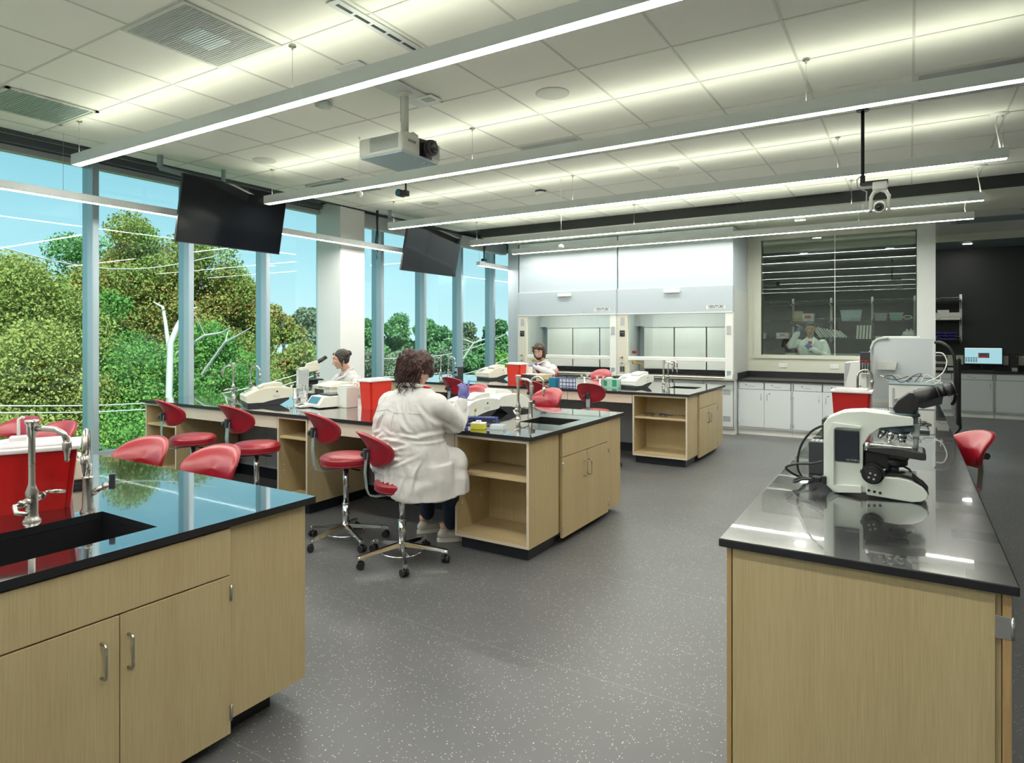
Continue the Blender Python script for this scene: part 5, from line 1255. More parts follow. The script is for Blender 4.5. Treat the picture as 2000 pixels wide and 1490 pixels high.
MB().tube(spl([(-.0, -.06, .055), (-.04, -.06, .05), (-.075, -.05, .03), (-.09, .0, .025), (-.06, .05, .035), (-.02, .06, .03), (.0, .1, .02)]), .006, 8)\
  .tube(spl([(.04, .02, .13), (-.01, .04, .11), (-.08, .05, .10), (-.13, .04, .08), (-.10, .05, .05), (-.05, .1, .02)]), .006, 8)\
  .tube(spl([(.04, .05, .30), (-.02, .08, .26), (-.07, .1, .18), (-.085, .1, .08), (-.06, .12, .02), (-.02, .2, .01)]), .006, 8).build('cable', 'black', t)
t = thing('power_supply', 'low black power unit with a vented top left of the right bench microscope', 'power box', (-.40, 3.78, TOP))
MB().box(-.055, .085, -.05, .06, 0, .17, .004).build('case', 'plastic_dark', t); m_ = MB()
for i in range(6): m_.box(-.045+i*.02, -.033+i*.02, -.03, .04, .17, .172)
m_.build('vent_slots', 'plastic_grey', t)
t = thing('power_supply', 'taller black power unit behind the vented one on the right bench', 'power box', (-.37, 4.15, TOP))
MB().box(-.06, .10, -.06, .08, 0, .25, .004).build('case', 'plastic_dark', t)
MB().box(-.05, .09, -.05, .07, .25, .256).build('lid', 'black', t)

# analyser on the right bench
t = thing('analyser', 'tall white analyser cabinet at the far end of the right bench', 'laboratory instrument', (-.35, 8.05, TOP))
MB().prism([(.0, 0), (.0, .60), (.02, .655), (.06, .685), (.12, .695), (.575, .695), (.575, 0)], 0, .70, 'y').build('cabinet', 'analyser_white', t)
MB().tube([(-.002, -.004, .52), (.0, -.004, .60), (.02, -.004, .655), (.06, -.004, .687), (.12, -.004, .697), (.16, -.004, .697)], .016, 8).build('corner_trim', 'plastic_grey', t)
MB().box(.10, .45, .05, .5, .695, .72, .006).box(-.02, .56, -.01, .7, .0, .03).box(.56, .58, -.01, .6, .02, .67, .004).build('casing_edge', 'paint_white', t)
MB().prism([(.06, .36), (.065, .45), (.24, .445), (.22, .36)], -.05, .0, 'y').build('paper_tray', 'plastic_white', t)
t = thing('analyser_module', 'slim white analyser tower with a sloping front left of the tall analyser', 'laboratory instrument', (-.58, 7.55, TOP))
MB().prism([(0, 0), (.0, .50), (.06, .50), (.0, .50), (.06, .50), (.03, .20), (.10, .0)], 0, .4, 'y').build('side_cover', 'hood_white', t) if False else None
MB().prism([(.0, 0), (.0, .44), (.14, .46), (.24, .58), (.24, 0)], 0, .45, 'y').build('tower', 'paint_white', t)
MB().prism([(.003, .20), (.003, .44), (.06, .445), (.035, .34)], -.004, 0, 'y').build('side_trim', 'plastic_grey', t)
m_ = MB()
for i in range(4): m_.box(.14+.0, .18, -.006, -.003, .05+i*.05, .06+i*.05)
m_.build('status_marks', 'plastic_dark', t)
t = thing('sample_carousel', 'black and red capped tubes in a holder on the slim analyser tower', 'tube holder', (-.43, 7.42, TOP+.34))
MB().box(.0, .10, .0, .12, 0, .01).build('holder', 'plastic_white', t)
m_ = MB(); m2 = MB(); m3 = MB()
for i in range(4): m_.cyl((.012+i*.024, .02, .01), (.012+i*.024, .02, .12), .010, n=10); m2.cyl((.012+i*.024, .02, .12), (.012+i*.024, .02, .135), .012, n=10)
m_.build('tubes', 'plastic_dark', t); m2.build('red_caps', 'red_bin', t)
MB().box(.0, .09, .05, .10, .12, .22, .006).build('dark_cover', 'plastic_dark', t)
MB().box(.01, .06, .09, .12, -.34, 0).build('holder_post', 'paint_white', t)
t = thing('incubator', 'low white boxy instrument with a grey rim in front of the tall analyser', 'laboratory instrument', (-.175, 7.50, TOP))
MB().box(0, .39, 0, .45, 0, .235, .012).build('body', 'paint_white', t); MB().box(-.005, .395, -.005, .455, .235, .252, .006).build('rim', 'slate', t)
MB().box(.24, .34, -.002, 0, .14, .21).build('sticker', 'plastic_grey', t)
MB().box(.03, .05, -.002, 0, .02, .2).build('door_line', 'plastic_grey', t)
t = thing('keyboard', 'white keyboard lying beside the low white instrument', 'keyboard', (-.28, 7.15, TOP)); MB().box(-.12, .10, -.07, .07, 0, .018, .004).build('case', 'plastic_white', t)
m_ = MB()
for i in range(8):
    for j in range(4): m_.box(-.11+i*.026, -.09+i*.026, -.055+j*.028, -.033+j*.028, .018, .022)
m_.build('keys', 'plastic_grey', t)
t = thing('tray', 'black tray on the bench behind the right microscope', 'tray', (-.18, 6.35, TOP)); MB().box(-.11, .11, -.09, .09, .0, .012, .003).build('tray', 'black', t)
t = thing('handset', 'small dark handheld device near the right bench eyepieces', 'device', (.07, 5.75, TOP)); MB().box(-.06, .06, -.04, .04, 0, .02, .004).build('case', 'plastic_dark', t); MB().box(-.05, .05, -.03, .03, .02, .0215).build('screen', 'slate', t)
t = thing('cable_bundle', 'white and black thin cables tangled on the low white instrument', 'cable', (.0, 7.6, TOP+.256))
rr_ = random.Random(7)
for k in range(4):
    p_ = [(rr_.uniform(-.12, .2), rr_.uniform(-.1, .1), .005)]
    for j in range(7): p_.append((p_[-1][0]+rr_.uniform(-.09, .11), p_[-1][1]+rr_.uniform(-.06, .06), rr_.uniform(.004, .09)))
    MB().tube(spl(p_), .0035, 6).build('cable', 'paint_white' if k % 2 else 'black', t)
t = thing('cable_bundle', 'thin black cables lying on the right bench behind the microscope', 'cable', (.0, 6.0, TOP))
for k in range(4):
    p_ = [(rr_.uniform(-.05, .1), rr_.uniform(-.3, .1), .005)]
    for j in range(6): p_.append((p_[-1][0]+rr_.uniform(-.08, .10), p_[-1][1]+rr_.uniform(-.02, .25), rr_.uniform(.004, .03)))
    MB().tube(spl(p_), .0035, 6).build('cable', 'black', t)
t = thing('power_cable', 'thick black hose arching down the right side of the tall analyser', 'cable', (.23, 8.0, 0))
MB().tube(spl([(0, .05, 1.57), (.05, 0, 1.57), (.12, -.05, 1.52), (.16, -.06, 1.42), (.17, -.05, 1.2), (.17, 0, 1.0), (.15, .1, .93)]), .016, 8).build('hose', 'black', t)
MB().tube(spl([(0, -.2, 1.47), (.06, -.22, 1.46), (.09, -.24, 1.38), (.06, -.26, 1.28), (.0, -.3, 1.22), (-.1, -.36, 1.17)]), .006, 8).build('white_cord', 'paint_white', t)
MB().box(0, .10, -.12, -.02, 1.38, 1.44, .01).build('connector', 'black', t)
# black mesh chair behind the bench
t = thing('office_chair', 'black office chair behind the right bench beside the analyser, seen edge on', 'chair', (.20, 9.25, 0), math.radians(-90))
MB().lathe([(.001, .52), (.2, .515), (.24, .49), (.23, .46), (.001, .45)], n=30).build('seat', 'rubber', t)
MB().box(-.21, .21, .26, .31, .60, 1.38, .03).build('backrest', 'rubber', t)
MB().tube([(0, .05, .44), (0, .25, .45), (0, .31, .55), (0, .30, .75)], .02, 8).build('back_support', 'black', t)
MB().cyl((0, 0, .08), (0, 0, .46), .025).build('column', 'black', t)
for k in range(5):
    a_ = k*2*PI/5; l_ = MB().tube([(0, 0, .12), (.28*math.cos(a_), .28*math.sin(a_), .07)], .018, 8).build('leg', 'black', t)
    MB().cyl((.28*math.cos(a_), .28*math.sin(a_)-.02, .03), (.28*math.cos(a_), .28*math.sin(a_)+.02, .03), .029, n=14).build('castor', 'rubber', l_)

for o_ in list(bpy.data.objects):      # soften hard casting edges
    if o_.name.split('.')[0] in ('arm', 'base', 'side_frame', 'stage', 'viewing_head', 'base_cover', 'foot_base', 'sample_lid') and o_.type == 'MESH': bev(o_, .004, 2)
    if o_.parent and o_.parent.name.startswith(('photometer', 'heating', 'slide', 'balance')) and o_.name.startswith('body'): bev(o_, .006, 2)
# ================================================================ people
def blob(mb, name, m, parent, voxel=.01, sm=4, disp=None, loc=None, folds=None):
    """several overlapping volumes grown into one continuous skin"""
    me = bpy.data.meshes.new(name+'_raw'); me.from_pydata(mb.v, [], mb.f)
    bm = bmesh.new(); bm.from_mesh(me); bmesh.ops.recalc_face_normals(bm, faces=bm.faces[:]); bm.to_mesh(me); bm.free()
    o = bpy.data.objects.new(name+'_raw', me); COL.objects.link(o)
    r = o.modifiers.new('r', 'REMESH'); r.mode = 'VOXEL'; r.voxel_size = voxel; r.adaptivity = 0
    s = o.modifiers.new('s', 'SMOOTH'); s.factor = .5; s.iterations = sm
    texs = []
    for d in (disp or []):
        tx = bpy.data.textures.new(name, 'CLOUDS'); tx.noise_scale = d[0]; tx.noise_depth = 1; texs.append(tx)
        dm = o.modifiers.new('d', 'DISPLACE'); dm.texture = tx; dm.strength = d[1]; dm.mid_level = .5; dm.texture_coords = 'LOCAL'
    dg = bpy.context.evaluated_depsgraph_get(); dg.update()
    out = bpy.data.meshes.new_from_object(o.evaluated_get(dg)); out.name = name
    bpy.data.objects.remove(o); bpy.data.meshes.remove(me)
    if folds:
        N = len(out.vertices); co = np.empty(3*N); out.vertices.foreach_get('co', co); co = co.reshape(-1, 3)
        no = np.empty(3*N); out.vertices.foreach_get('normal', no); no = no.reshape(-1, 3); dd = np.zeros(N)
        for (x0, z0, an, L_, w_, a_, cv) in folds:
            u = (co[:, 0]-x0)*math.cos(an)+(co[:, 2]-z0)*math.sin(an); v = -(co[:, 0]-x0)*math.sin(an)+(co[:, 2]-z0)*math.cos(an)-cv*u*u
            fall = np.clip(1-(u/L_)**2, 0, 1)**1.5
            dd += a_*fall*(np.exp(-(v/w_)**2)-.7*np.exp(-((v-1.9*w_)/(1.1*w_))**2))
        co += no*dd[:, None]; out.vertices.foreach_set('co', co.ravel()); out.update()
    out.polygons.foreach_set('use_smooth', [True]*len(out.polygons)); out.materials.clear(); out.materials.append(MAT[m])
    ob = bpy.data.objects.new(name, out); COL.objects.link(ob); ob.parent = parent
    if loc: ob.location = loc
    return ob
def chain(mb, pts, rs, n=16):
    """tapered limb through points, rounded at the joints"""
    for k in range(len(pts)-1):
        mb.cyl(pts[k], pts[k+1], rs[k], rs[k+1], n=n)
    for p, r in zip(pts, rs): mb.ell(p, r, nu=n, nv=10)
    return mb
def loft(mb, rings, n=28):
    """rings: (cx, cy, z, rx, ry) stacked upward"""
    vs_ = []
    for cx, cy, z, rx, ry in rings:
        for i in range(n):
            a = 2*PI*i/n; ca, sa = math.cos(a), math.sin(a)
            vs_.append((cx+rx*abs(ca)**.85*(1 if ca > 0 else -1), cy+ry*abs(sa)**.85*(1 if sa > 0 else -1), z))
    m = len(rings)
    fs = [(k*n+i, k*n+(i+1) % n, (k+1)*n+(i+1) % n, (k+1)*n+i) for k in range(m-1) for i in range(n)]
    fs += [tuple(range(n-1, -1, -1)), tuple(range((m-1)*n, m*n))]
    return mb.add(vs_, fs, True)
def hand(parent, wrist, fwd, palm, m, curl=.5, right=True, name='hand', spread=.12, point=False):
    """gloved hand: palm, four unequal bent fingers, thumb off the side of the palm"""
    f = Vector(fwd).normalized(); p = Vector(palm).normalized(); p = (p-f*p.dot(f)).normalized(); s = f.cross(p)*(1 if right else -1)
    w0 = Vector(wrist); mb = MB()
    R = Matrix((s, f, p)).transposed()
    mb.ell(w0+f*.045, (.041, .052, .017), R=R, nu=18, nv=10)
    chain(mb, [w0-f*.035, w0+f*.015], [.027, .026], 14)
    lens_ = (.070, .078, .073, .058)
    for i, L_ in enumerate(lens_):
        o = w0+f*.082+s*(-.030+.020*i)
        c = curl*(1+.15*i) if not (point and i == 0) else .08
        ang = 0; pt = [o-f*.02]; q = o
        pt.append(q)
        for seg, fr in enumerate((.45, .32, .23)):
            ang += c*(.7, 1.0, .7)[seg]
            q = q+(f*math.cos(ang)+p*math.sin(ang)+s*(i-1.5)*spread*.4).normalized()*L_*fr; pt.append(q)
        chain(mb, pt, [.0098, .0098, .0092, .0086, .0076], 12)
    b = w0+f*.02-s*.028+p*.006
    chain(mb, [b, b-s*.022+f*.028+p*.012, b-s*.020+f*.052+p*.026, b-s*.010+f*.070+p*.036], [.014, .0125, .0108, .009], 12)
    return blob(mb, name, m, parent, .0033, 2)
def head(parent, c, rz, tilt, s, skin='skin', beard=None, roll=0):
    """face towards local +y, then turned by rz and pitched by tilt (negative looks down)"""
    c = Vector(c); R = Matrix.Rotation(rz, 4, 'Z') @ Matrix.Rotation(tilt, 4, 'X') @ Matrix.Rotation(roll, 4, 'Y'); R3 = R.to_3x3()
    def P(x, y, z): return c+R3 @ (Vector((x, y, z))*s)
    mb = MB()
    mb.ell(P(0, -.012, .025), (.074*s, .093*s, .088*s), R=R3, nu=26, nv=18)
    mb.ell(P(0, .018, -.035), (.058*s, .066*s, .070*s), R=R3, nu=24, nv=14)
    mb.ell(P(0, .052, -.088), (.026*s, .024*s, .018*s), R=R3)                 # chin
    mb.ell(P(0, .055, .030), (.056*s, .022*s, .016*s), R=R3)                   # brow
    mb.cyl(P(0, .074, .018), P(0, .100, -.026), .008*s, .0125*s, n=12); mb.ell(P(0, .098, -.028), (.013*s, .013*s, .010*s), R=R3)
    for sx_ in (-1, 1):
        mb.ell(P(sx_*.011, .090, -.031), (.008*s, .009*s, .007*s), R=R3)
        mb.ell(P(sx_*.040, .050, -.018), (.020*s, .022*s, .022*s), R=R3)       # cheek
        mb.ell(P(sx_*.074, -.010, -.006), (.008*s, .018*s, .030*s), R=R3)     # ear
    mb.ell(P(0, .078, -.052), (.021*s, .010*s, .0055*s), R=R3); mb.ell(P(0, .076, -.061), (.017*s, .011*s, .006*s), R=R3)
    ch = MB()
    for sx_ in (-1, 1):
        mb.ell(P(sx_*.029, .0705, .0155), (.0145*s, .013*s, .0085*s), R=R3)
    return mb, P, R3, ch
def finish_eyes(body, P, s):
    m_ = MB()
    for sx_ in (-1, 1): m_.ell(P(sx_*.029, .0735, .0065), .0092*s, nu=14, nv=10)
    e = m_.build('eyes', 'paper', body)
    m_ = MB()
    for sx_ in (-1, 1): m_.ell(P(sx_*.029, .0790, .0045), .0055*s, nu=10, nv=8)
    m_.build('iris', 'black', e)
    m_ = MB()
    for sx_ in (-1, 1): m_.tube([P(sx_*.014, .081, .030), P(sx_*.030, .083, .036), P(sx_*.048, .072, .030)], .0035*s, 6)
    m_.build('eyebrows', 'hair_dark', body)
    MB().tube([P(-.020, .082, -.0565), P(0, .088, -.0560), P(.020, .082, -.0565)], .0028*s, 6).build('lips', 'lips', body)
mat('lips', (.42, .14, .12), .5)

# ---- woman in the foreground, seen from behind
t = thing('person', 'seated woman in a white lab coat seen from behind, curly auburn hair, gloved hand raised', 'person', (0, 0, 0))
mb, P, R3, _ = head(t, (-3.075, 3.70, 1.405), math.radians(26), math.radians(-10), 1.02)
chain(mb, [(-3.10, 3.65, 1.24), (-3.08, 3.67, 1.34)], [.058, .055])
body = blob(mb, 'body', 'skin', t, .006, 3)
finish_eyes(body, P, 1.02)
# coat: torso, sleeves and skirt in one piece
rf = random.Random(21); FO = []
for k in range(46):      # creases: fanning from the armpits, bunched at the waist, falling below
    z0 = rf.choice([rf.uniform(.98, 1.16), rf.uniform(.74, .95), rf.uniform(.74, .95), rf.uniform(.52, .72)])
    x0 = rf.uniform(-3.42, -2.86)
    if z0 > .97: an = rf.uniform(-1.2, -.7) if x0 > -3.12 else rf.uniform(-2.4, -1.9)
    elif z0 > .73: an = rf.uniform(-.35, .45)
    else: an = rf.uniform(-1.9, -1.2)
    FO.append((x0, z0, an, rf.uniform(.05, .15), rf.uniform(.007, .013), rf.uniform(.006, .013), rf.uniform(-1.5, 1.5)))
cb = MB()
n_ = 36; V = []
for zf, k in ((0, 1.0), (.5, 1.0), (1, .97)):
    for i in range(n_):
        a = 2*PI*i/n_; deg = (math.degrees(a)+180) % 360-180
        q = max(0, min(1, (deg+118)/45)) if deg < 60 else max(0, min(1, (130-deg)/50)); q = q*q*(3-2*q)
        zb_ = .580-.107*q; fl = 1+.06*q*(1-zf)+.006*math.sin(a*9)*(1-zf)
        V.append((-3.11+.315*k*fl*math.cos(a), 3.665+.262*k*fl*math.sin(a), zb_+(.72-zb_)*zf))
cb.add(V, [(j*n_+i, j*n_+(i+1) % n_, (j+1)*n_+(i+1) % n_, (j+1)*n_+i) for j in range(2) for i in range(n_)]+[tuple(range(n_-1, -1, -1)), tuple(range(2*n_, 3*n_))], True)
chain(cb, [(-3.02, 3.70, .72), (-2.92, 3.86, .68)], [.16, .125])
loft(cb, [(-2.885, 3.83, .485, .125, .125), (-2.895, 3.83, .60, .125, .12), (-2.93, 3.82, .70, .10, .11)])
loft(cb, [(-3.13, 3.65, .66, .31, .25), (-3.145, 3.645, .80, .30, .225), (-3.155, 3.64, .92, .285, .20), (-3.15, 3.64, 1.03, .288, .185), (-3.135, 3.645, 1.12, .272, .165), (-3.115, 3.65, 1.19, .235, .145), (-3.105, 3.65, 1.235, .165, .115), (-3.10, 3.655, 1.275, .085, .085)])
chain(cb, [(-2.915, 3.66, 1.135), (-2.875, 3.83, 1.00), (-2.94, 3.955, .990)], [.098, .088, .074])
chain(cb, [(-2.94, 3.955, .990), (-2.925, 3.99, 1.08), (-2.925, 4.00, 1.125)], [.074, .058, .050])
chain(cb, [(-3.345, 3.66, 1.13), (-3.42, 3.80, .985), (-3.38, 3.93, .985)], [.095, .085, .066])
chain(cb, [(-3.38, 3.93, .985), (-3.20, 4.08, 1.00)], [.064, .05])
coat = blob(cb, 'lab_coat', 'coat', t, .009, 4, [(.16, .022), (.06, .008)], folds=FO)
mbc = MB().tube([(-3.19, 3.565, 1.285), (-3.10, 3.553, 1.295), (-3.01, 3.575, 1.285), (-3.00, 3.66, 1.27), (-3.05, 3.75, 1.25)], [.014, .018, .016, .013, .010], 10)
blob(mbc, 'collar', 'coat', t, .006, 2)
MB().ell((-2.905, 3.72, .80), (.03, .05, .032)).build('shirt', 'red_cloth', t)
MB().tube([(-2.995, 3.62, 1.275), (-2.985, 3.66, 1.268), (-2.995, 3.70, 1.26)], .008, 8).build('shirt_collar', 'red_cloth', t)
# trousers, shoes
tb = MB()
chain(tb, [(-3.04, 3.68, .66), (-2.96, 3.90, .58), (-3.12, 4.12, .15)], [.125, .078, .058])
chain(tb, [(-3.25, 3.70, .66), (-3.36, 4.08, .62), (-3.42, 4.19, .17)], [.12, .085, .060])
loft(tb, [(-3.13, 3.68, .605, .22, .17), (-3.13, 3.68, .72, .24, .18)])
blob(tb, 'trousers', 'navy', t, .012, 3, [(.1, .012)])
def shoe(x, y, rz, parent, z=0):
    R = Matrix.Translation((x, y, z)) @ Matrix.Rotation(rz, 4, 'Z')
    def Q(*p): return R @ Vector(p)
    m_ = MB(); m_.ell(Q(0, -.06, .055), (.038, .05, .042), R=R.to_3x3()); m_.ell(Q(0, .06, .038), (.042, .09, .030), R=R.to_3x3()); m_.cyl(Q(0, -.05, .06), Q(0, -.055, .105), .038, .036); m_.ell(Q(0, 0, .05), (.040, .08, .038), R=R.to_3x3())
    s_ = blob(m_, 'shoe', 'shoe', parent, .006, 3)
    prof = []
    for i in range(24):
        a = 2*PI*i/24; prof.append(Q((.043+.006*math.sin(a))*math.cos(a), .02+.135*math.sin(a), 0))
    MB().add([p for p in prof]+[p+Vector((0, 0, .028)) for p in prof], [(i, (i+1) % 24, 24+(i+1) % 24, 24+i) for i in range(24)]+[tuple(range(23, -1, -1)), tuple(range(24, 48))]).build('sole', 'sole', s_)
    m_ = MB()
    for k in range(4): m_.tube([Q(-.025, .0+k*.022, .082-k*.008), Q(.0, .004+k*.022, .090-k*.008), Q(.025, .0+k*.022, .082-k*.008)], .0028, 6)
    m_.build('laces', 'sole', s_)
    MB().cyl(Q(0, -.052, .08), Q(0, -.055, .15), .033, .035).build('ankle', 'skin', s_)
shoe(-3.13, 4.13, math.radians(-42), t); shoe(-3.42, 4.22, math.radians(-30), t)
# gloved hands
gm = hand(t, (-2.925, 4.003, 1.150), (.10, .12, 1), (-.8, .5, .1), 'glove', .55, True, 'gloved_hand', point=True)
hand(t, (-3.16, 4.10, 1.00), (1, .35, .1), (.1, .3, -1), 'glove', .5, False, 'gloved_hand')
# hair: skull cap, ponytail mass and curly strands
hb = MB()
hb.ell(P(0, -.026, .035), (.088, .104, .092), R=R3, nu=26, nv=16); hb.ell(P(.06, .01, -.01), (.03, .055, .06), R=R3)
hc = Vector((-3.10, 3.585, 1.415)); hb.ell(hc, (.098, .07, .115), nu=24, nv=16); hb.ell(hc+Vector((-.01, .0, -.07)), (.082, .055, .085))
hb.ell(hc+Vector((.0, .01, .07)), (.075, .06, .06))
hair = blob(hb, 'hair', 'hair_auburn', t, .007, 2, [(.045, .03), (.018, .012)])
rr = random.Random(3); sb = MB()
for k in range(230):
    a = rr.uniform(0, 2*PI); u = rr.uniform(-.9, 1)
    p = hc+Vector((.098*math.cos(a)*math.sqrt(1-u*u*.7), .062*math.sin(a)-.006, .115*u*.95))
    d = (p-hc); d.z = 0; d = d.normalized() if d.length > 0 else Vector((1, 0, 0)); pts = [p]; ph = rr.uniform(0, 6); L_ = rr.uniform(.05, .12)
    tang = Vector((-d.y, d.x, 0))
    for j in range(1, 9):
        f = j/8; pts.append(p+d*(.012*f+.016*f*math.sin(ph+f*5))+tang*(.012*math.sin(ph+f*9))+Vector((0, 0, -L_*f)))
    sb.tube(pts, [.0022]*7+[.0016, .0006], 4, cap=False)
sb.build('curls', 'hair_auburn', hair, fix=False)
MB().tube([hc+Vector((.06*math.cos(a), .045+.02*math.sin(a), .035+.05*math.sin(a))) for a in [2*PI*k/14 for k in range(15)]], .008, 6).build('hair_tie', 'black', hair)
# what she holds
t = thing('pipette', "dark pipette with a pale tip held in the seated woman's glove", 'pipette', (-2.968, 4.035, 1.15))
MB().tube([(-.055, .02, -.10), (-.03, .01, -.03), (.0, 0, .04), (.018, -.004, .09)], [.003, .007, .012, .012], 10).box(-.016, .012, -.012, .012, .03, .07, .004).build('body', 'slate_dark', t)
MB().cyl((.018, -.004, .09), (.024, -.005, .115), .007, n=10).build('plunger', 'yellow', t)
# coat seams as stitched ridges
sm = MB()
def on_coat(x, z, y=3.2):
    ok, loc, n_, i_ = coat.ray_cast(Vector((x, y, z)), Vector((0, 1, 0)))
    return loc+Vector((0, -.002, 0)) if ok else None
bpy.context.view_layer.update()
for line in ([(-3.37+.044*k, 1.085+.004*math.sin(k*.4)+.006*k*(1 if k < 5 else .2)-.0*k) for k in range(11)], [(-3.14-.004*k, 1.10-.045*k) for k in range(10)]):
    pts = [on_coat(*q) for q in line]; pts = [p for p in pts if p is not None]
    if len(pts) > 2: sm.tube(pts, .0028, 6)
sm.build('coat_seam', 'coat', coat)

# ---- generic seated / standing figure in a lab coat
def figure(label, base, rz, zsh, head_c, head_rz, head_tilt, s, hair, skin, armL, armR, gloves, glove_m, width=.2, zbot=.5, beard=False, glasses=False, hands=None, patch=None, legs=None):
    """local frame: faces +y, z absolute; arms are shoulder-elbow-wrist chains"""
    t = thing('person', label, 'person', (base[0], base[1], 0), rz)
    mb, P, R3, _ = head(t, head_c, head_rz, head_tilt, s, skin)
    neck_b = Vector((0, 0, zsh+.02)); chain(mb, [neck_b, Vector(head_c)+Vector((0, -.03, -.06))*s], [.060, .056])
    if beard: pass
    for A, g in ((armL, gloves[0]), (armR, gloves[1])):
        chain(mb, [A[1], A[2]], [.035, .028])
    body = blob(mb, 'body', skin, t, .006, 3)
    finish_eyes(body, P, s)
    cb = MB(); w_ = width
    loft(cb, [(0, -.02, zbot, w_*.95, .15), (0, -.02, zsh-.42, w_*.92, .135), (0, -.01, zsh-.28, w_*.98, .13), (0, 0, zsh-.15, w_*1.02, .125), (0, 0, zsh-.06, w_*.95, .11), (0, 0, zsh, w_*.62, .09), (0, 0, zsh+.045, w_*.36, .07)])
    for A in (armL, armR): chain(cb, A[:3] if len(A) < 4 else A, [.075, .062, .046])
    coat = blob(cb, 'lab_coat', 'coat', t, .010, 4, [(.12, .026), (.05, .010)])
    # open front with the red shirt, and lapels
    bpy.context.view_layer.update()
    def oc(x, z):
        ok, loc, n_, i_ = coat.ray_cast(Vector((x, .6, z)), Vector((0, -1, 0)))
        return loc if ok else Vector((x, .12, z))
    V = [oc(0, zsh-.20)+Vector((0, .004, 0)), oc(-.035, zsh-.02)+Vector((0, .004, 0)), Vector((-.03, .055, zsh+.035)), Vector((.03, .055, zsh+.035)), oc(.035, zsh-.02)+Vector((0, .004, 0))]
    MB().add(V+[v+Vector((0, -.03, 0)) for v in V], [(0, 1, 2, 3, 4), (9, 8, 7, 6, 5), (0, 5, 6, 1), (1, 6, 7, 2), (2, 7, 8, 3), (3, 8, 9, 4), (4, 9, 5, 0)]).build('shirt', 'red_cloth', t)
    for sg in (-1, 1):
        L_ = [oc(sg*.008, zsh-.22)+Vector((0, .010, 0)), oc(sg*.03, zsh-.12)+Vector((0, .012, 0)), oc(sg*.05, zsh-.03)+Vector((0, .014, 0)), Vector((sg*.055, .045, zsh+.05)), Vector((sg*.052, -.04, zsh+.065)), Vector((0, -.07, zsh+.06))]
        MB().tube(L_, [.005, .013, .018, .014, .012, .012], 8).build('lapel', 'coat', coat)
    hb = MB(); hair(hb, P, R3, s)
    hr = blob(hb, 'hair', hair.m, t, .006, 2, [(.03, .012)])
    if hands:
        for hd in hands: hand(t, *hd[:3], glove_m, *hd[3:], name='gloved_hand')
    if beard:
        bb = MB(); bb.ell(P(0, .050, -.078), (.046*s, .036*s, .034*s), R=R3); bb.ell(P(0, .084, -.044), (.022*s, .008*s, .004*s), R=R3)
        for sx_ in (-1, 1): bb.ell(P(sx_*.050, .018, -.055), (.016*s, .030*s, .034*s), R=R3)
        if beard != 'moustache': blob(bb, 'beard', 'hair_dark', t, .005, 2, [(.02, .006)])
        else: MB().tube([P(-.022, .084, -.045), P(0, .092, -.041), P(.022, .084, -.045)], .0045*s, 6).build('moustache', 'hair_dark', t)
    if glasses:
        g_ = MB()
        for sx_ in (-1, 1): g_.tube([P(sx_*.031+.020*math.cos(a), .096-.01*abs(math.cos(a)), .005+.016*math.sin(a)) for a in [2*PI*k/14 for k in range(15)]], .0014, 5, cap=False).tube([P(sx_*.051, .088, .008), P(sx_*.078, .0, .008)], .0014, 5)
        g_.tube([P(-.011, .094, .008), P(.011, .094, .008)], .0014, 5).build('glasses', 'steel', t)
    if patch is not None:
        sx_, zz = patch
        A = armL if sx_ < 0 else armR
        c = Vector(A[0])*.55+Vector(A[1])*.45; n_ = (Vector((sx_, .75, .1))).normalized()
        ok_, hit_, hn_, hi_ = coat.ray_cast(c+n_*.4, -n_)
        if ok_: c = hit_-n_*.004
        R = n_.to_track_quat('Z', 'Y').to_matrix().to_4x4()
        MB().lathe([(.001, .006), (.032, .005), (.033, 0), (.033, -.03)], c, n=24, M=R).build('arm_badge', mat('badge_brown', (.30, .09, .03), .6), coat)
        MB().lathe([(.001, .008), (.024, .007), (.024, 0)], c, n=20, M=R).build('badge_centre', 'plastic_cream', coat)
        MB().box(-.014, .012, -.004, .010, .006, .010, .002, M=Matrix.Translation(c) @ R).build('badge_emblem', mat('badge_red', (.25, .03, .03), .6), coat)
    if legs:
        tb = MB()
        for L_ in legs: chain(tb, L_, [.10, .07, .055])
        blob(tb, 'trousers', 'navy', t, .014, 2)
        for L_ in legs:
            shoe(L_[2][0], L_[2][1]+.03, 0, t)
    return t
def hair_bun(hb, P, R3, s):
    hb.ell(P(0, -.026, .036), (.083*s, .094*s, .086*s), R=R3, nu=24, nv=14); hb.ell(P(0, -.05, -.01), (.078*s, .05*s, .06*s), R=R3)
    for sx_ in (-1, 1): hb.ell(P(sx_*.066, -.004, .005), (.020*s, .040*s, .045*s), R=R3)
    hb.ell(P(.0, -.115, .045), (.035*s, .03*s, .035*s), R=R3)
    for sx_ in (-1, 1): hb.tube([P(sx_*.055, .055, .085), P(sx_*.076, .03, .04), P(sx_*.080, .014, -.03), P(sx_*.074, .012, -.085)], [.018*s, .014*s, .010*s, .005*s], 8)
hair_bun.m = 'hair_dark'
def hair_long(hb, P, R3, s):
    hb.ell(P(0, -.022, .042), (.084*s, .096*s, .084*s), R=R3, nu=24, nv=14)
    hb.ell(P(0, -.052, -.03), (.086*s, .056*s, .100*s), R=R3)
    for sx_ in (-1, 1):
        hb.ell(P(sx_*.070, -.005, -.02), (.020*s, .045*s, .090*s), R=R3); hb.ell(P(sx_*.045, .050, .082), (.034*s, .028*s, .022*s), R=R3)
hair_long.m = 'hair_brown'
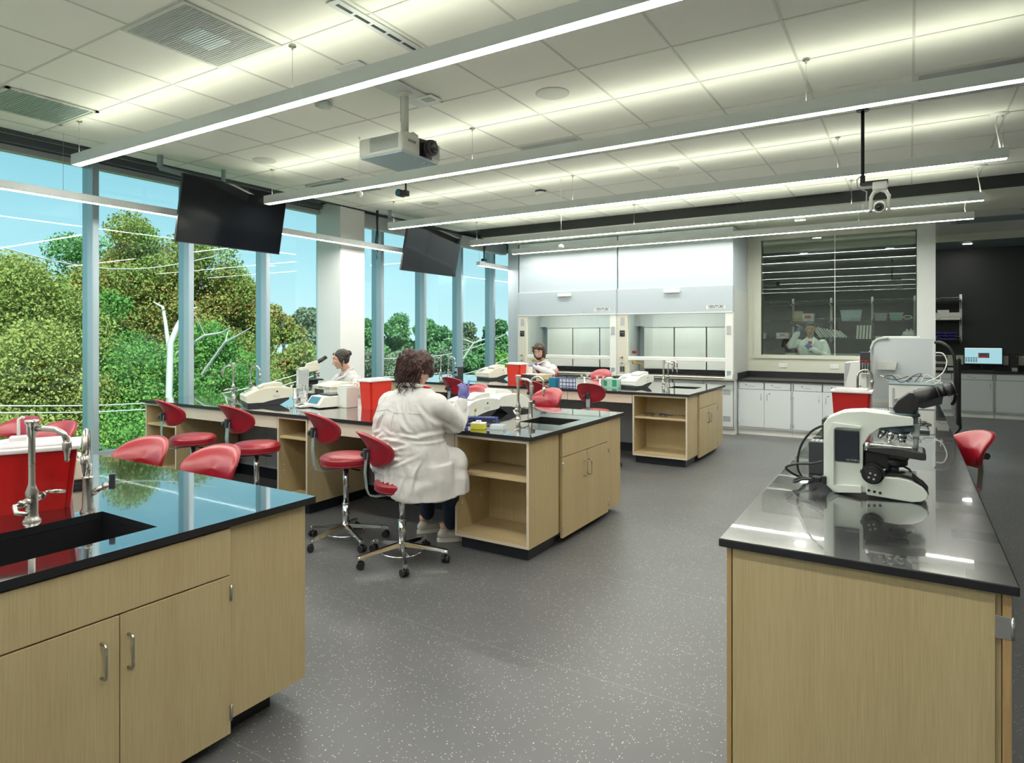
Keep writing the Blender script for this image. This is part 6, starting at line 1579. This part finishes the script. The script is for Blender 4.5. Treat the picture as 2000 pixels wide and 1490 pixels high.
def hair_short(hb, P, R3, s):
    hb.ell(P(0, -.026, .042), (.081*s, .092*s, .082*s), R=R3, nu=24, nv=14)
    hb.ell(P(0, .045, .098), (.055*s, .035*s, .022*s), R=R3)
    hb.ell(P(0, -.055, .0), (.074*s, .045*s, .060*s), R=R3)
hair_short.m = 'hair_dark'
# woman at the microscope (faces the left of the photo, a little towards the camera)
figure('woman with dark pinned-up hair looking into a microscope by the white column', (-6.22, 6.00), math.radians(175), 1.15,
       (0, .12, 1.335), math.radians(-27), math.radians(-14), 1.08, hair_bun, 'skin',
       [(-.18, .0, 1.06), (-.25, .14, .92), (-.04, .34, 1.0)], [(.18, 0, 1.06), (.26, .12, .92), (.24, .34, 1.02)], (1, 1), 'glove', width=.185, zbot=.55,
       hands=[((-.02, .36, 1.0), (.2, 1, .1), (.2, 0, -1), .6, False), ((.24, .37, 1.02), (-.2, 1, .1), (-.2, 0, -1), .6, True)], patch=(-1, 1.0),
       legs=[[(-.1, 0, .62), (-.1, .42, .60), (-.1, .42, .12)], [(.1, 0, .62), (.1, .42, .60), (.1, .42, .12)]])
# bearded man at the far bench
figure('bearded man with long brown hair and glasses, purple gloved hand at his chest', (-5.52, 9.98), math.radians(172), 1.14,
       (.0, .12, 1.36), math.radians(16), math.radians(-24), 1.22, hair_long, 'skin',
       [(-.22, .0, 1.06), (-.30, .16, .98), (-.06, .32, 1.11)], [(.22, 0, 1.06), (.30, .16, .94), (.12, .34, 1.0)], (1, 1), 'glove_deep', width=.23, zbot=.55, beard=True, glasses=True,
       hands=[((-.05, .325, 1.125), (1, .3, -.3), (.1, .3, -1), .45, False), ((.10, .35, .98), (-.6, .8, 0), (0, 0, -1), .5, True)], patch=(-1, 1.0),
       legs=[[(-.1, 0, .62), (-.1, .30, .60), (-.1, .20, .12)], [(.1, 0, .62), (.1, .30, .60), (.1, .20, .12)]])
# man behind the interior window
figure('man in a white lab coat behind the interior window holding up a blue gloved hand', (-1.50, 12.55), math.radians(184), 1.55,
       (.0, .06, 1.745), math.radians(4), math.radians(-12), 1.08, hair_short, 'skin_tan',
       [(-.20, .0, 1.50), (-.29, .08, 1.24), (-.02, .26, 1.40)], [(.20, 0, 1.50), (.33, .10, 1.46), (.20, .18, 1.68)], (1, 1), 'glove', width=.215, zbot=.85, beard='moustache',
       hands=[((-.01, .27, 1.40), (.5, .3, .8), (.0, 1, -.2), .6, False), ((.195, .18, 1.69), (-.35, .1, 1), (-.6, .6, 0), .7, True)],
       legs=[[(-.1, 0, .85), (-.1, .02, .48), (-.1, 0, .12)], [(.1, 0, .85), (.1, .02, .48), (.1, 0, .12)]])
t = thing('pipette', 'thin yellow tipped tube held up by the man behind the window', 'pipette', (-1.66, 12.36, 1.80))
MB().tube([(-.05, 0, .03), (.02, 0, .0), (.05, 0, -.03)], [.008, .006, .004], 8).build('body', 'yellow', t)
# second stool for the two seated at the far sides
place(sA, -6.22, 6.02, math.radians(175), 'red stool under the woman at the microscope, mostly hidden')
place(sA, -5.52, 10.0, math.radians(172), 'red stool under the bearded man, mostly hidden')
# ================================================================ outdoors
def leaf_mat(name, cols, patch=.35):
    m = bpy.data.materials.new(name); m.use_nodes = True; MAT[name] = m
    n = m.node_tree.nodes; L = m.node_tree.links; n.clear()
    o = n.new('ShaderNodeOutputMaterial'); d = n.new('ShaderNodeBsdfDiffuse'); tr = n.new('ShaderNodeBsdfTranslucent'); mx = n.new('ShaderNodeMixShader'); mx.inputs[0].default_value = .3
    g = n.new('ShaderNodeNewGeometry'); t = n.new('ShaderNodeTexCoord'); nz = n.new('ShaderNodeTexNoise'); nz.inputs['Scale'].default_value = patch; nz.inputs['Detail'].default_value = 3
    L.new(t.outputs['Object'], nz.inputs['Vector'])
    a = n.new('ShaderNodeMath'); a.operation = 'MULTIPLY_ADD'; a.inputs[1].default_value = .42; L.new(g.outputs['Random Per Island'], a.inputs[0])
    b = n.new('ShaderNodeMath'); b.operation = 'MULTIPLY_ADD'; b.inputs[1].default_value = 1.5; b.inputs[2].default_value = -.46; L.new(nz.outputs['Fac'], b.inputs[0]); L.new(b.outputs[0], a.inputs[2])
    r = n.new('ShaderNodeValToRGB'); el = r.color_ramp.elements
    el[0].position = 0; el[0].color = (*cols[0], 1); el[1].position = 1; el[1].color = (*cols[-1], 1)
    for i, c in enumerate(cols[1:-1]): q = el.new((i+1)/(len(cols)-1)); q.color = (*c, 1)
    L.new(a.outputs[0], r.inputs[0])
    L.new(r.outputs[0], d.inputs[0]); L.new(r.outputs[0], tr.inputs[0]); L.new(d.outputs[0], mx.inputs[1]); L.new(tr.outputs[0], mx.inputs[2]); L.new(mx.outputs[0], o.inputs[0])
leaf_mat('leaf_olive', [(.14, .22, .06), (.28, .33, .09), (.40, .40, .13), (.22, .30, .08)])
leaf_mat('leaf_orange', [(.10, .21, .07), (.17, .31, .08), (.27, .34, .10), (.26, .32, .09), (.52, .28, .10), (.30, .34, .10)], .3)
leaf_mat('leaf_green', [(.08, .19, .06), (.13, .29, .08), (.20, .37, .09), (.42, .38, .12)], .5)
leaf_mat('leaf_far', [(.12, .24, .12), (.15, .31, .12), (.24, .36, .17)], .25)
leaf_mat('leaf_grey', [(.17, .22, .14), (.22, .27, .17), (.30, .33, .22)], .25)
mat('bark', (.10, .085, .065), .9); mat('bark_pale', (.48, .46, .42), .9); mat('grass_far', (.10, .16, .05), .95)
GZ = -9.0
struct(MB().box(-260, -9, -120, 260, GZ-.3, GZ), 'ground', 'grass_far')
def ray(u, d):
    t = (u-1000)/1255.1; c_, s_ = .85063, .52583
    return d*(t*c_-s_), d*(t*s_+c_)
def leaves_mesh(name, clumps, per, size, seed, m, squash=.8):
    rg = np.random.default_rng(seed); C = np.array([c[:3] for c in clumps]); Rr = np.array([c[3] for c in clumps]); n = len(clumps)
    cnt = np.maximum(20, (1.7*per*(Rr/Rr.mean())**2).astype(int)); idx = np.repeat(np.arange(n), cnt); N = len(idx)
    v = rg.normal(size=(N, 3)); v /= np.linalg.norm(v, axis=1)[:, None]
    rad = rg.uniform(.35, 1.08, N)**.6; v[:, 2] *= squash
    P = C[idx]+v*rad[:, None]*Rr[idx][:, None]
    a = rg.normal(size=(N, 3)); a /= np.linalg.norm(a, axis=1)[:, None]
    b = np.cross(a, rg.normal(size=(N, 3))); b /= np.linalg.norm(b, axis=1)[:, None]
    s = .76*size*rg.uniform(.6, 1.3, N)[:, None]
    Q = np.stack([P-a*s*.6, P+b*s*.38, P+a*s*.6, P-b*s*.38], 1).reshape(-1, 3)
    me = bpy.data.meshes.new(name); me.vertices.add(4*N); me.vertices.foreach_set('co', Q.ravel())
    me.loops.add(4*N); me.loops.foreach_set('vertex_index', np.arange(4*N, dtype=np.int32))
    me.polygons.add(N); me.polygons.foreach_set('loop_start', np.arange(0, 4*N, 4, dtype=np.int32)); me.polygons.foreach_set('loop_total', np.full(N, 4, dtype=np.int32))
    me.update(calc_edges=True); me.materials.append(MAT[m]); return me
def tree(name, label, u, d, vtop, width, m, seed, cat='tree', group='trees outside the windows', depth=None, leaf=.13, per=330, nc=70, bark='bark', bare=0, bottom=None, fill=1.0):
    rg = random.Random(seed); x, y = ray(u, d); ztop = 1.65+(654-vtop)*d/1255.1
    r = width*d/1255.1/2; zb = bottom if bottom is not None else ztop-r*3.2
    zb = max(zb, GZ+.5); zc = (ztop+zb)/2; rz_ = (ztop-zb)/2
    t = thing(name, label, cat, (x, y, GZ), group=group)
    cl = []
    cr_ = r*.26+.25
    for k in range(nc):
        while True:
            p = [rg.uniform(-1, 1) for _ in range(3)]; q = sum(c*c for c in p)
            if .25 < q < 1: break
        wob = 1+.18*math.sin(p[0]*5+seed)+.12*math.sin(p[1]*7+seed*2)
        cl.append((p[0]*(r-cr_*.5)*wob*(1-.35*max(0, p[2])), p[1]*(r-cr_*.5)*wob*(1-.35*max(0, p[2])), zc-GZ+p[2]*(rz_-cr_*.7), cr_*rg.uniform(.6, 1.15)))
    if d < 22: per, leaf = int(per*1.55), leaf*.72      # finer leaves where the crowns are near
    me = leaves_mesh('foliage', cl, per, leaf, seed, m); o = bpy.data.objects.new('foliage', me); COL.objects.link(o); o.parent = t
    tb = MB(); th = zc-GZ
    tb.tube([(0, 0, 0), (.1, .05, th*.5), (-.05, .1, th), (.0, 0, th+rz_*.6)], [r*.09+.06, r*.075+.05, r*.05+.03, .02], 8)
    for k in range(14+bare):
        c = rg.choice(cl); h0 = max(th*.35, min(c[2]-.8, th+rz_*.4)); mid = (c[0]*.45+rg.uniform(-.2, .2), c[1]*.45+rg.uniform(-.2, .2), (h0+c[2])/2+.1)
        tb.tube([(0, 0, h0), mid, (c[0], c[1], c[2])], [r*.022+.015, r*.012+.01, .006], 6)
    tb.build('trunk', bark, t, fix=False)
    return t
tree('tree', 'yellow green leafy tree filling the left edge of the first window', 20, 14.5, 452, 330, 'leaf_olive', 11, per=420, nc=85, leaf=.12, bottom=-3)
tree('tree', 'tall green tree with thin branches against the sky in the first window', 165, 21, 425, 230, 'leaf_green', 12, per=300, nc=60, leaf=.15, bottom=-4)
tree('tree', 'orange topped tree seen right of the first mullion', 262, 19, 398, 250, 'leaf_orange', 13, per=360, nc=75, leaf=.14, bottom=-2)
tree('tree', 'orange and green tree partly behind the left television', 385, 20, 432, 260, 'leaf_orange', 14, per=360, nc=75, leaf=.14, bottom=-3)
tree('tree', 'green and rust tree left of the third mullion', 455, 21, 500, 190, 'leaf_orange', 15, per=330, nc=60, leaf=.14, bottom=-3)
tree('tree', 'small orange tinted tree top left of the white column', 553, 24, 530, 120, 'leaf_orange', 16, per=300, nc=45, leaf=.15, bottom=-4)
tree('tree', 'broad yellow green tree low in the first window', 95, 12.5, 610, 330, 'leaf_olive', 17, per=420, nc=80, leaf=.11, bottom=-4.5)
tree('tree', 'dense green tree low in the second window', 280, 13.5, 640, 300, 'leaf_green', 18, per=420, nc=80, leaf=.11, bottom=-5)
tree('tree', 'green tree with pale bare branches in the middle window', 400, 15, 620, 260, 'leaf_green', 19, per=400, nc=75, leaf=.12, bottom=-4)
tree('tree', 'bright green tree behind the microscope window', 505, 17, 660, 230, 'leaf_green', 20, per=380, nc=70, leaf=.12, bottom=-4)
tree('tree', 'orange speckled bush tree low in the second window', 215, 17, 560, 230, 'leaf_green', 26, per=340, nc=65, leaf=.13, bottom=-3)
tree('tree', 'yellow leafed tree low behind the foreground stools', 20, 11, 760, 380, 'leaf_olive', 27, per=420, nc=80, leaf=.10, bottom=-6)
tree('tree', 'green tree low behind the foreground bench', 200, 11.5, 780, 360, 'leaf_green', 28, per=420, nc=80, leaf=.10, bottom=-6.5)
tree('tree', 'green tree low behind the middle bench', 350, 13, 760, 300, 'leaf_green', 29, per=400, nc=70, leaf=.11, bottom=-6)
tree('tree', 'grey green distant tree just left of the white column', 612, 36, 572, 95, 'leaf_grey', 21, per=220, nc=50, leaf=.22, bottom=-3)
tree('tree', 'pale grey green tree below the microscope window', 590, 26, 655, 190, 'leaf_grey', 22, per=300, nc=60, leaf=.16, bottom=-6)
far = [(718, 48, 610, 70, 'leaf_far', 'distant tree in the narrow window right of the column'), (772, 46, 598, 100, 'leaf_far', 'rounded green distant tree, the tallest crown between the far mullions'), (842, 46, 602, 90, 'leaf_far', 'distant tree behind the right television window'), (905, 52, 620, 90, 'leaf_grey', 'grey distant tree line near the far window end'), (972, 50, 614, 90, 'leaf_far', 'distant green tree next to the fume hoods'), (690, 55, 620, 80, 'leaf_far', 'distant tree half behind the white column')]
for i, (u, d, v, wd, m, lab) in enumerate(far): tree('tree', lab, u, d, v, wd, m, 40+i, per=230, nc=55, leaf=.27, bottom=-4)
mid = [(735, 30, 655, 150, 'leaf_grey', 'grey green brush above the seated woman left'), (800, 32, 648, 150, 'leaf_grey', "grey brush just above the seated woman's hair"), (870, 30, 650, 130, 'leaf_grey', 'grey green brush right of the seated woman'), (930, 32, 655, 130, 'leaf_far', 'green brush behind the far bench'), (985, 27, 640, 110, 'leaf_green', 'bright green bush right beside the fume hood'), (760, 24, 715, 170, 'leaf_grey', 'low pale brush behind the red bin'), (900, 24, 712, 200, 'leaf_green', 'low green brush behind the far taps'), (980, 22, 700, 140, 'leaf_green', 'lowest green bush at the far window corner')]
for i, (u, d, v, wd, m, lab) in enumerate(mid): tree('tree', lab, u, d, v, wd, m, 60+i, per=300, nc=55, leaf=.17, bottom=-8, bare=6)
# pale bare branches
def branch(name, label, pts, rs, twigs, seed):
    t = thing(name, label, 'branch', (0, 0, 0), group='pale bare branches outside')
    b = MB().tube(pts, rs, 7); rg = random.Random(seed)
    for k in range(twigs):
        i = rg.randrange(1, len(pts)-1); p = Vector(pts[i]); d = Vector((rg.uniform(-1, 1), rg.uniform(-1, 1), rg.uniform(-.2, 1))).normalized()*rg.uniform(.4, 1.0)
        b.tube([p, p+d*.5+Vector((0, 0, .1)), p+d], [rs[i]*.5, rs[i]*.35, .008], 5)
    b.build('wood', 'bark_pale', t, fix=False)
def W3(u, v, d): x, y = ray(u, d); return (x, y, 1.65+(654-v)*d/1255.1)
branch('bare_branch', 'pale forked trunk left of the second mullion', [W3(326, 900, 12.3), W3(333, 670, 12.6), W3(345, 640, 12.7), W3(360, 610, 12.9), W3(385, 600, 13)], [.07, .06, .05, .035, .02], 0, 1)
branch('bare_branch', 'pale upright branch left of the second mullion', [W3(331, 690, 12.6), W3(323, 630, 12.7), W3(318, 600, 12.8), W3(300, 590, 13)], [.045, .035, .028, .015], 0, 2)
branch('bare_branch', 'long pale branch reaching right in the third window', [W3(345, 690, 13.6), W3(400, 655, 13.4), W3(432, 650, 13.3), W3(450, 640, 13.2)], [.032, .028, .022, .01], 1, 3)
branch('bare_branch', 'second pale branch in the third window', [W3(395, 730, 14.1), W3(440, 668, 13.9), W3(465, 655, 13.8), W3(490, 640, 13.7)], [.032, .028, .022, .01], 1, 4)
branch('bare_branch', 'long pale branch leaning among the far grey brush', [W3(905, 700, 20), W3(925, 670, 20), W3(948, 662, 20), W3(975, 664, 20)], [.032, .028, .022, .01], 4, 5)
# overhead cables
for i, (a, b, lab) in enumerate([((-40, 792, 9.5), (640, 712, 16), 'upper overhead cable crossing low in the left windows'), ((-40, 806, 9.5), (650, 722, 16), 'lower overhead cable crossing low in the left windows'),
                                ((-40, 470, 10), (420, 500, 13), 'faint overhead cable crossing high in front of the orange trees'), ((190, 870, 9.5), (420, 835, 11), 'lowest overhead cable above the foreground bench'),
                                ((745, 700, 17), (1010, 640, 24), 'overhead cable crossing the far windows'), ((745, 735, 16), (1010, 690, 22), 'lower overhead cable crossing the far windows')]):
    t = thing('overhead_cable', lab, 'cable', (0, 0, 0), group='overhead cables outside')
    p, q = Vector(W3(*a)), Vector(W3(*b)); pts = [p.lerp(q, k/12)-Vector((0, 0, .35*math.sin(PI*k/12))) for k in range(13)]
    MB().tube(pts, .012, 5).build('cable', 'bark_pale', t)
